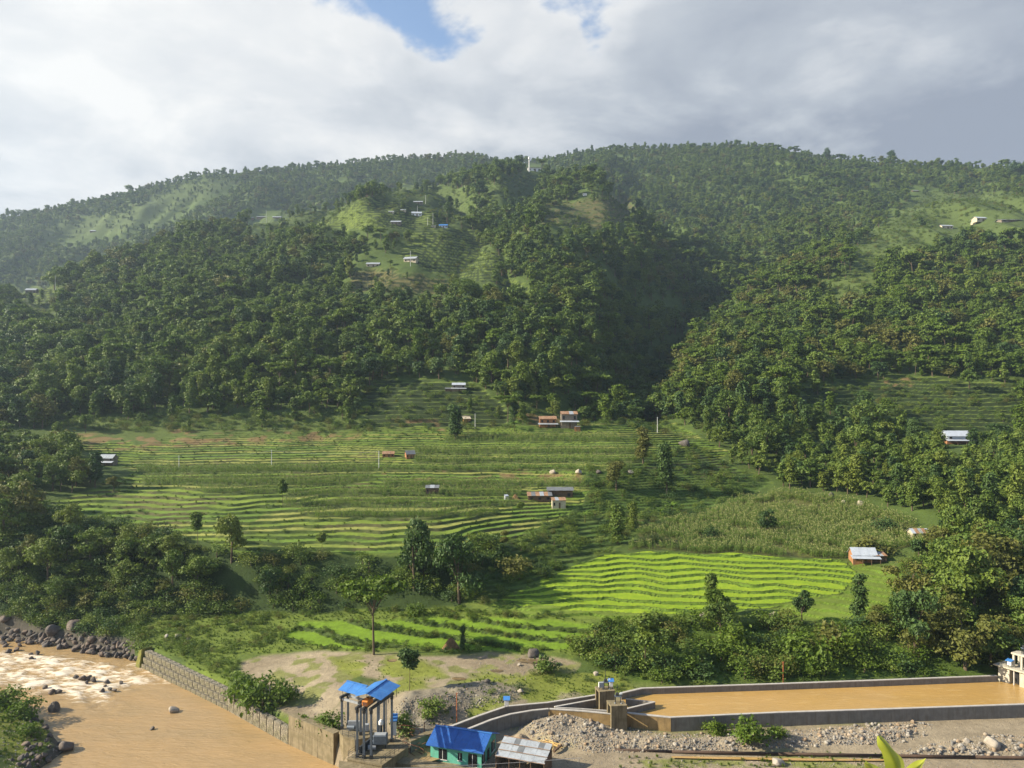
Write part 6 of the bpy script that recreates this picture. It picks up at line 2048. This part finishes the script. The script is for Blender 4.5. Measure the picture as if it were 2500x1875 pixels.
for z_, y_ in ((2.42, -.1), (2.95, 1.32), (3.5, 2.72), (4.05, 4.15)):
    mb = MB(); mb.bar((0, y_, z_ + .04), (SL + .05, y_, z_ + .04), .06, .07); mb.build('batten', M['tin_rust'], shed)
for x in (.1, SL * .28, SL * .5, SL * .72, SL - .1):
    for y, zt_ in ((.1, 2.36), (SD - .1, 3.9)):
        mb = MB(); mb.bar((x, y, -.3), (x, y, zt_), .12, .12); mb.build('post', M['wood'], shed)
mb = MB(); mb.box(SL / 2, SD - .05, 1.7, SL - .2, .08, 3.9); mb.build('back_wall', M['tin_dark'], shed)
mb = MB(); mb.box(.05, SD / 2, 1.3, .08, SD - .3, 3.0); mb.build('side_wall', M['concrete'], shed)
mb = MB(); mb.box(SL - .02, SD / 2, 1.3, .08, SD - .3, 3.0); mb.build('side_wall', M['wood'], shed)

# sand heap, pole pile, beam, poles, pipe, cables
def heap(name, label, cat, loc, rx, ry, h, m_, seed):
    nn = 26
    V, Fc = [], []
    for i in range(9):
        t = i / 8
        for k in range(nn):
            a = 2 * math.pi * k / nn
            rr = t * (1 + .18 * math.sin(3 * a + seed) + .08 * math.sin(7 * a + seed * 2))
            V.append((rx * rr * math.cos(a), ry * rr * math.sin(a), h * (math.cos(min(1, t) * math.pi) * .5 + .5) - .12 * t + .05 * math.sin(5 * a + i)))
    for i in range(8):
        for k in range(nn):
            Fc.append((i * nn + k, (i + 1) * nn + k, (i + 1) * nn + (k + 1) % nn, i * nn + (k + 1) % nn))
    return tag(link(name, mesh_np(name, V, Fc, [m_], smooth=True), None, loc), label, cat)


g = G(1271, 1815); heap('sand_heap', 'brown heap of sand behind the tin shed', 'heap', g, 2.9, 2.2, 1.7, M['sand'], 1)
g = G(1100, 1582); heap('straw_heap', 'rounded brown straw heap on the lower green meadow', 'heap', g, 2.6, 2.2, 2.4, M['thatch'], 2)
g = G(1258, 1218); heap('straw_heap', 'small reddish straw heap left of the long rusty shed', 'heap', g, 1.8, 1.6, 1.9, M['thatch'], 3)
g = G(1334, 1822)
o = thing('pole_pile', 'pile of fresh yellow poles above the tin shed', 'pile', g)
r = random.Random(8)
for i in range(22):
    a = Vector((r.uniform(-1.4, 1.0), r.uniform(-.2, 1.6), .12 + .035 * i))
    th = r.gauss(-.75, .22)
    b = a + Vector((math.cos(th), math.sin(th), r.uniform(-.05, .02))) * r.uniform(1.6, 2.6)
    mb = MB(); mb.tube(a, b, .06, .05, 6); mb.build('pole', M['bamboo'], o)
a, b = P(1352, 1836, 4.2), P(1371, 1818, 4.6)
o = thing('timber_beam', 'dark timber beam lying beside the shed roof', 'beam', a)
mb = MB(); mb.bar((0, 0, .1), tuple(b - a), .35, .35); mb.build('beam_log', M['wood'], o)
for px, pb2, pt2, lab in ((1115, 1765, 1693, 'slim red oxide pole standing before the spoil bank'), (1912, 1670, 1617, 'rust red pole behind the far basin wall')):
    g = G(px, pb2); hh = (pb2 - pt2) * g.y / F
    o = thing('pole', lab, 'pole', g)
    mb = MB(); mb.tube((0, 0, -.3), (0, 0, hh), .10, .09, 8); mb.build('shaft', M['red_oxide'], o)
    mb = MB(); mb.box(0, 0, hh, .34, .2, .14); mb.build('cap_plate', M['red_oxide'], o)
pipe_pts = [P(1500, 1834, 4.0), P(1640, 1838, 4.0), P(1900, 1843, 4.0), P(2180, 1848, 4.0), P(2380, 1851, 4.0), P(2720, 1856, 4.0)]
o = thing('pipe', 'long dark rusty pipe lying in front of the cobble heap', 'pipe', pipe_pts[0])
for i in range(len(pipe_pts) - 1):
    mb = MB(); q0, q1 = pipe_pts[i] - pipe_pts[0], pipe_pts[i + 1] - pipe_pts[0]
    mb.tube(q0 + Vector((0, 0, .20)), q1 + Vector((0, 0, .20)), .26, .26, 12); mb.build('pipe_length', M['rail_rust'], o, smooth=True)
flat_water('seep_water', [(1640, 1846), (1800, 1848), (2000, 1852), (2160, 1853), (2160, 1857), (1980, 1857), (1750, 1853), (1640, 1850)], 4.1, M['pond'])


def cable(label, a, b, sag, rad, m_):
    V = []
    nn = 24
    path = []
    for i in range(nn + 1):
        t = i / nn
        p = a.lerp(b, t); p.z -= sag * 4 * t * (1 - t)
        path.append(p)
    mb = MB()
    for i in range(nn):
        mb.tube(path[i], path[i + 1], rad, rad, 5, False)
    o = mb.build('cable', m_, None)
    return tag(o, label, 'cable')


cable('thin pale cable hanging across the front of the house and shed', PY(700, 1880, 100), PY(1420, 1850, 118), .4, .035, M['cable'])


def power_pole(px, pbot, ptop, label, m_='polewhite', arm=True):
    g = G(px, pbot); hh = (pbot - ptop) * g.y / F
    o = thing('utility_pole', label, 'pole', g)
    mb = MB(); mb.tube((0, 0, -.4), (0, 0, hh), .19, .12, 8); mb.build('shaft', M[m_], o)
    if arm:
        mb = MB(); mb.bar((-.8, 0, hh - .5), (.8, 0, hh - .5), .12, .14); mb.build('crossarm', M['steel'], o)
    return g + Vector((0, 0, hh - .4))


tops = [power_pole(437, 1142, 1112, 'pale pole in the left maize terraces'), power_pole(663, 1135, 1098, 'thin grey pole on the grass above the left maize'), power_pole(925, 1143, 1100, 'pale pole left of the small huts among the fields'),
        power_pole(1605, 1056, 1018, 'white pole on the terraces beside the forest edge'), power_pole(1160, 1046, 1010, 'pole above the maize left of the rusty house')]
for i in range(2):
    cable(('power line from the left field pole to the grey pole', 'power line from the grey pole to the hut pole')[i], tops[i], tops[i + 1], 1.2, .03, M['cable'])
for k, (px, a, b) in enumerate(((1002, 650, 612), (1039, 498, 476), (1019, 520, 502), (1044, 550, 530), (1057, 548, 520), (135, 720, 672), (1134, 468, 452), (650, 545, 512))):
    power_pole(px, a, b, ('white pole behind the long white roofed hill house', 'upper pole beside the topmost hill house', 'pole above the bright walled hill house', 'left pole below the middle hill houses', 'right pole below the middle hill houses',
                          'pole on the left spur right of the grey house', 'white pole alone on the upper meadow', 'pole by the hamlet on the left shoulder')[k], arm=False)

# ------------------------------------------------------------------ farmhouses
def farmhouse(label, px, py, wpx, hpx, dist=None, yaw=0.0, wall='mudwall', roof='tin', depth=.55, pitch=.28, porch=False, two=False, mono=False, nwin=2, lower=None, name='house', cat='house', shared_ground=None):
    g = G(px, py) if dist is None else dist
    s = g.y / F
    W_, Ht = wpx * s, hpx * s
    Dp = W_ * depth
    o = thing(name, label, cat, g, yaw)
    rise = Dp * .5 * pitch * 2 if not mono else Dp * pitch
    rise = min(rise, Ht * .40)
    wh = Ht - rise
    mb = MB(); mb.box(0, Dp / 2, wh / 2 - .4, W_ * .92, Dp * .9, wh + .8); mb.build('wall', M[wall], o)
    if lower:
        mb = MB(); mb.box(0, Dp / 2, wh * .24 - .4, W_ * .94, Dp * .93, wh * .48 + .8); mb.build('lower_wall', M[lower], o)
    k = max(2, min(8, int(wpx / 9)))
    ov = .08 * W_
    for side in ((0,) if mono else (0, 1)):
        for j in range(k):
            x0, x1 = -W_ / 2 + W_ * j / k, -W_ / 2 + W_ * (j + 1) / k - .02
            if mono:
                y0, y1, z0, z1 = -ov * .6, Dp + ov * .4, wh, wh + rise
            elif side == 0:
                y0, y1, z0, z1 = -ov * .6, Dp / 2, wh - rise * .12, wh + rise
            else:
                y0, y1, z0, z1 = Dp + ov * .6, Dp / 2, wh - rise * .12, wh + rise
            lf = .03 * (j % 2)
            a = [(x0, y0, z0 + lf), (x1, y0, z0 + lf), (x1, y1, z1 + lf), (x0, y1, z1 + lf)]
            mm_ = roof if isinstance(roof, str) else roof[j % len(roof)]
            mb = MB(); mb.hexa([(p[0], p[1], p[2] - .07) for p in a], a); mb.build('roof_sheet', M[mm_], o)
    if not mono:
        for x in (-W_ * .45, W_ * .45):
            mb = MB(); mb.add([(x, Dp * .06, wh), (x, Dp * .94, wh), (x, Dp / 2, wh + rise * .9), (x * .97, Dp * .06, wh), (x * .97, Dp * .94, wh), (x * .97, Dp / 2, wh + rise * .9)], [(0, 1, 2), (3, 5, 4), (0, 2, 5, 3), (1, 4, 5, 2)])
            mb.build('gable', M[wall], o)
    fl_h = wh * .52 if two else wh * .95
    if porch:
        pw = W_ * 1.12
        pd = Dp * .42
        zt_ = wh * .50 if two else wh * .82
        for j in range(k):
            x0, x1 = -pw / 2 + pw * j / k, -pw / 2 + pw * (j + 1) / k - .02
            a = [(x0, -pd, zt_ - .35), (x1, -pd, zt_ - .35), (x1, Dp * .06, zt_ + .3), (x0, Dp * .06, zt_ + .3)]
            pm = porch if isinstance(porch, str) else roof
            mb = MB(); mb.hexa([(p[0], p[1], p[2] - .06) for p in a], a); mb.build('porch_sheet', M[pm], o)
        for j in range(4):
            x = -pw * .46 + pw * .92 * j / 3
            mb = MB(); mb.bar((x, -pd * .92, -.4), (x, -pd * .92, zt_ - .42), .16, .16); mb.build('porch_post', M['wood'], o)
    yf = Dp * .05
    for j in range(nwin):
        x = -W_ * .32 + W_ * .64 * j / max(1, nwin - 1)
        zc = wh * .74 if two else wh * .55
        hh = wh * (.22 if two else .34)
        mb = MB(); mb.box(x, yf - .02, zc, W_ * .11, .10, hh); w_o = mb.build('window', M['black'], o)
        mb = MB(); mb.box(x, yf - .06, zc - hh * .55, W_ * .13, .12, hh * .12); mb.build('sill', M['wood'], w_o)
    mb = MB(); mb.box(W_ * .04, yf - .02, wh * (.2 if two else .36), W_ * .12, .10, wh * (.38 if two else .7)); mb.build('door', M['wood'], o)
    return o


gA = G(1390, 1046); gB = G(1338, 1046)
farmhouse('two storey house with rusty roof and white porch roof above the maize', 1392, 1046, 42, 42, gA, .04, 'stonewall', ('tin_rust', 'tin_rust', 'tin'), .6, .25, 'tin_new', True)
farmhouse('lower wing with rusty roof and orange mud walls left of the two storey house', 1338, 1047, 44, 30, gB + Vector((0, .6, 0)), .04, 'mudwall', 'tin_rust', .6, .24, 'tin', True, nwin=3)
farmhouse('tiny plank hut right of the rusty roofed house', 1410, 1052, 14, 12, G(1410, 1052) + Vector((.0, -1.0, 0)), .0, 'mudwall', 'tin_dark', .7, .15, mono=True, nwin=1, name='hut', cat='hut')
gS = G(1345, 1228)
farmhouse('long shed with patchy rusty roof in the middle of the maize', 1318, 1226, 62, 22, G(1318, 1226), .02, 'wood', ('tin_rust', 'tin_dark', 'tin_rust', 'tin'), .45, .22, mono=True, nwin=3, name='shed', cat='shed')
farmhouse('taller dark roofed part behind the long rusty shed', 1370, 1224, 66, 30, G(1370, 1226) + Vector((0, 5, 0)), -.02, 'wood', 'tin_dark', .4, .2, mono=True, nwin=2, name='shed', cat='shed')
farmhouse('small front lean to with rusty sheets at the right of the long shed', 1368, 1240, 36, 26, G(1365, 1242), .08, 'limewall', ('tin_rust', 'tin', 'tin_rust'), .5, .3, mono=True, nwin=1, name='shed', cat='shed')
farmhouse('grey two tiered tin house among trees at the left of the terraces', 258, 1134, 38, 26, G(258, 1136), -.1, 'stonewall', 'tin', .6, .35, 'tin_new', True)
farmhouse('lean to with zinc roof left of the grey tin house', 222, 1136, 22, 12, G(222, 1138), -.1, 'wood', 'tin', .5, .25, mono=True, nwin=1, name='lean_to', cat='shed')
farmhouse('little brown hut with grey roof right of the field path', 1003, 1120, 24, 20, G(1003, 1120), .35, 'mudwall', 'tin_dark', .8, .5, name='hut', cat='hut')
farmhouse('dark reddish hut half hidden by a shrub left of the brown hut', 948, 1114, 30, 14, G(948, 1116), .1, 'mudwall', 'tin_rust', .6, .3, name='hut', cat='hut')
farmhouse('small bluish tin shelter alone in the left maize', 1055, 1206, 34, 20, G(1055, 1206), .05, 'wood', ('tin_dark', 'tin'), .6, .25, mono=True, nwin=1, name='shelter', cat='shed')
farmhouse('tiny pale tin lean to beside the reddish straw heap', 1238, 1218, 10, 12, G(1238, 1220), .5, 'tin', 'tin_new', .7, .4, mono=True, nwin=1, name='lean_to', cat='shed')
farmhouse('dark two storey house with pale roof at the foot of the middle hill', 1120, 954, 34, 22, G(1120, 956), .05, 'stonewall', 'tin_new', .6, .25, 'tin', True)
farmhouse('low dark shed left of the hill foot house', 1098, 954, 20, 10, G(1096, 956), .05, 'wood', 'tin_dark', .6, .25, mono=True, nwin=1, name='shed', cat='shed')
farmhouse('small orange brick hut beside the red earth bank', 1141, 1030, 20, 14, G(1141, 1032), .3, 'mudwall', 'limewall', .7, .3, mono=True, nwin=1, name='hut', cat='hut')
farmhouse('white roofed house with skirt roof below the right hand terraces', 2345, 1082, 60, 32, G(2342, 1084), -.05, 'tin_new', 'tin_new', .6, .32, 'tin_new', True, lower='mudwall')
farmhouse('barn with white zinc roof and red mud walls beside the lime paddies', 2112, 1374, 60, 36, G(2112, 1376), -.12, 'mudwall', 'tin_new', .65, .42, 'tin_new')
farmhouse('dark lean to with rusty sheet roof at the right of the white barn', 2155, 1374, 36, 22, G(2152, 1376) + Vector((0, 1.0, 0)), -.12, 'wood', ('tin', 'tin_rust'), .8, .15, mono=True, nwin=1, name='lean_to', cat='shed')
farmhouse('small shed with striped rusty and white roof beyond the maize', 2250, 1312, 46, 22, G(2250, 1314), .02, 'limewall', ('tin_new', 'tin_rust', 'tin', 'tin_rust'), .6, .35, nwin=1, name='shed', cat='shed')
HILL = [(910, 652, 34, 13, 'limewall', 'tin', 'white roofed house at the left end of the green hill terrace', 0), (1000, 640, 34, 15, 'limewall', 'tin', 'long white roofed house under the white pole on the middle hill', -.25),
        (966, 548, 26, 11, 'stonewall', 'tin', 'grey roofed house among dark trees on the middle hill', 0), (1017, 528, 26, 13, 'white', 'tin_new', 'bright walled house with pale roof on the middle hill', .1),
        (1082, 556, 22, 10, 'tin_new', 'blue_roof', 'hill house with a blue roof', 0), (1058, 555, 12, 6, 'limewall', 'tin', 'little white shed left of the blue roofed hill house', 0), (1020, 498, 24, 9, 'stonewall', 'tin', 'topmost grey roofed house of the middle hill hamlet', 0),
        (984, 516, 14, 6, 'limewall', 'tin', 'small pale shed above the bright walled hill house', 0), (955, 520, 14, 6, 'limewall', 'tin', 'pale shed at the left of the upper hamlet', .1),
        (640, 534, 30, 8, 'wood', 'tin', 'low grey house on the left shoulder of the hill', 0), (606, 536, 24, 8, 'wood', 'tin_dark', 'dark shed at the left end of the shoulder hamlet', 0), (675, 534, 22, 7, 'wood', 'tin_new', 'pale roofed shed at the right end of the shoulder hamlet', 0), (74, 718, 26, 15, 'stonewall', 'tin', 'two tiered grey house on the left spur', .1),
        (226, 567, 14, 6, 'wood', 'tin', 'white roof alone on the far left ridge slope', .1), (262, 488, 14, 7, 'mudwall', 'tin_new', 'tiny house on the far left ridge line', 0), (1428, 478, 10, 8, 'white', 'tin_new', 'tiny white hut on the brown upper terraces', 0),
        (2314, 558, 30, 11, 'limewall', 'tin', 'grey white roofed house on the right hand meadow', .05), (2400, 540, 34, 13, 'limewall', 'tin_new', 'white house on the terrace ledge of the right meadow', .15), (2384, 546, 18, 7, 'limewall', 'tin', 'low shed stepping down left of the white ledge house', 0),
        (2470, 542, 52, 10, 'stonewall', 'tin_new', 'long low building at the right edge of the meadow', 0), (2236, 468, 16, 5, 'wood', 'tin', 'small grey roof high on the right meadow', 0), (1136, 1020, 26, 6, 'wood', 'limewall', 'low pale shed on the earth terrace', 0)]
for px, py, w_, h_, wl, rf, lab, yw in HILL:
    farmhouse(lab, px, py, w_, h_, G(px, py), yw, wl, rf, .6, .30, mono=(w_ < 13), nwin=2 if w_ > 20 else 1)

# hilltop school and water tower
g = G(1305, 418)
o = farmhouse('white hilltop building on the summit of the middle hill', 1305, 418, 36, 13, g, .1, 'white', 'concrete_top', .6, .2, mono=True, nwin=3)
o = thing('water_tower', 'slim white water tower on the middle hilltop', 'tower', G(1292, 420))
hh = 36 * o.location.y / F
mb = MB(); mb.tube((0, 0, -1), (0, 0, hh * .9), .9, .75, 10); mb.build('shaft', M['white'], o)
mb = MB(); mb.tube((0, 0, hh * .86), (0, 0, hh), 1.7, 1.7, 12); mb.tube((0, 0, hh), (0, 0, hh + 1.2), 1.7, .4, 12); mb.build('tank', M['white'], o)

# ------------------------------------------------------------------ banana plants
def banana(label, loc, hgt, seed, name='banana_plant', nl=9, cat='banana plant', mt='banana'):
    r = random.Random(seed)
    o = thing(name, label, cat, loc)
    mb = MB(); mb.tube((0, 0, -.2), (0.05, 0, hgt * .55), .16 * hgt / 4, .09 * hgt / 4, 8); mb.build('stem', M['leaf_dry'], o)
    for i in range(nl):
        a = i * 2.4 + r.uniform(-.3, .3); L_ = hgt * r.uniform(.5, .75); up_ = r.uniform(.6, 1.25)
        V, Fc = [], []
        for k in range(7):
            t = k / 6
            x = L_ * t * math.cos(up_ * (1 - t * .9)); z = hgt * .52 + L_ * (math.sin(up_) * t * 1.1 - .75 * t * t)
            w_ = hgt * .085 * math.sin(min(1, t * 1.15 + .08) * math.pi) ** .6 if t < .99 else .01
            for s_ in (-1, 0, 1):
                V.append((x * math.cos(a) - s_ * w_ * math.sin(a), x * math.sin(a) + s_ * w_ * math.cos(a), z + (0.04 * hgt * -abs(s_)) * .6))
        for k in range(6):
            for s_ in range(2):
                Fc.append((k * 3 + s_, k * 3 + s_ + 1, k * 3 + s_ + 4, k * 3 + s_ + 3))
        link('leaf', mesh_np('leaf', V, Fc, [M[mt]], smooth=True), o)
    return o


for px, py, pt_, lab in ((1340 - 3, 1276, 1254, 'light banana plant left of the pair below the rusty shed'), (1367, 1272, 1248, 'light banana plant right of the pair below the rusty shed'), (1428, 1276, 1240, 'larger banana plant with brown stem at the head of the gully'),
                      (1256, 1052, 1020, 'banana plant with hanging dry leaves left of the rusty house'), (1640, 1256, 1218, 'banana plant in the shade left of the maize'), (1612, 1262, 1236, 'lower banana plant left of the maize'), (2482, 1362, 1338, 'banana plant at the right edge below the tree belt')):
    g = G(px, py)
    banana(lab, g, (py - pt_) * g.y / F * 1.05, px)

# leaf close to the camera at the bottom edge
nl = thing('broad_leaf_plant', 'yellow green broad leaves close to the camera at the bottom edge', 'plant', (1.80, 3.6, float(ground_z(np.array(1.80), np.array(3.6)))))
zb = nl.location.z


def near_leaf(pts, wid):
    V, Fc = [], []
    nn = len(pts)
    for i, (p, w_) in enumerate(zip(pts, wid)):
        p = Vector(p)
        for s_ in (-1, -.5, 0, .5, 1):
            V.append((p.x + s_ * w_ * .9, p.y + abs(s_) * .03 + s_ * w_ * .3, p.z - abs(s_) * w_ * .18 + .012 * math.sin(i * 2.1 + s_ * 4)))
    for i in range(nn - 1):
        for k in range(4):
            Fc.append((i * 5 + k, i * 5 + k + 1, (i + 1) * 5 + k + 1, (i + 1) * 5 + k))
    me = mesh_np('leaf', [(v[0] - nl.location.x, v[1] - nl.location.y, v[2] - zb) for v in V], Fc, [M['near_leaf']], smooth=True)
    o = link('leaf', me, nl)
    sm = o.modifiers.new('smooth', 'SUBSURF'); sm.levels = 2; sm.render_levels = 2
    return o


m_, t = new_mat('yellow green leaf')
tc = t.n('ShaderNodeTexCoord')
a = t.noise(tc.outputs['Object'], 9, 5, .6)
col = t.mix(t.remap(a, .3, .7), (0.40, 0.42, 0.045), (0.30, 0.34, 0.035))
bs = t.n('ShaderNodeBsdfPrincipled'); t.l(col, bs.inputs['Base Color']); bs.inputs['Roughness'].default_value = .5
tr = t.n('ShaderNodeBsdfTranslucent'); t.l(col, tr.inputs[0])
mx = t.n('ShaderNodeMixShader'); mx.inputs[0].default_value = .4
t.l(bs.outputs[0], mx.inputs[1]); t.l(tr.outputs[0], mx.inputs[2])
ou = t.n('ShaderNodeOutputMaterial'); t.l(mx.outputs[0], ou.inputs[0])
M['near_leaf'] = m_
q = lambda px, py, Y=3.6: tuple(PY(px, py, Y))
near_leaf([q(2190, 1915), q(2196, 1885), q(2190, 1860), q(2176, 1838), q(2162, 1818), q(2150, 1803)], [.030, .062, .058, .040, .036, .006])
near_leaf([q(2215, 1935, 3.5), q(2224, 1900, 3.5), q(2238, 1876, 3.5), q(2256, 1862, 3.5), q(2262, 1856, 3.5)], [.03, .07, .06, .03, .004])
near_leaf([q(2180, 1940, 3.55), q(2160, 1905, 3.5), q(2136, 1880, 3.45), q(2114, 1862, 3.4)], [.03, .05, .035, .004])
mb = MB(); mb.tube((.02, 0, -.2), (0.02, .02, PY(2195, 1930, 3.6).z - zb), .02, .012, 6); mb.build('stem', M['banana'], nl)

# ------------------------------------------------------------------ the air between
hz_me = MB(); hz_me.box(0, 1190, 380, 4300, 2460, 774)
hz = hz_me.build('haze', M['white'], None)
tag(hz, kind='stuff')
hm = bpy.data.materials.new('valley haze'); hm.use_nodes = True
t = NT(hm.node_tree)
pv = t.n('ShaderNodeVolumePrincipled')
pv.inputs['Color'].default_value = (0.62, 0.79, 1.0, 1)
pv.inputs['Density'].default_value = 0.000095
pv.inputs['Anisotropy'].default_value = 0.35
ou = t.n('ShaderNodeOutputMaterial'); t.l(pv.outputs[0], ou.inputs['Volume'])
hz.data.materials.clear(); hz.data.materials.append(hm)
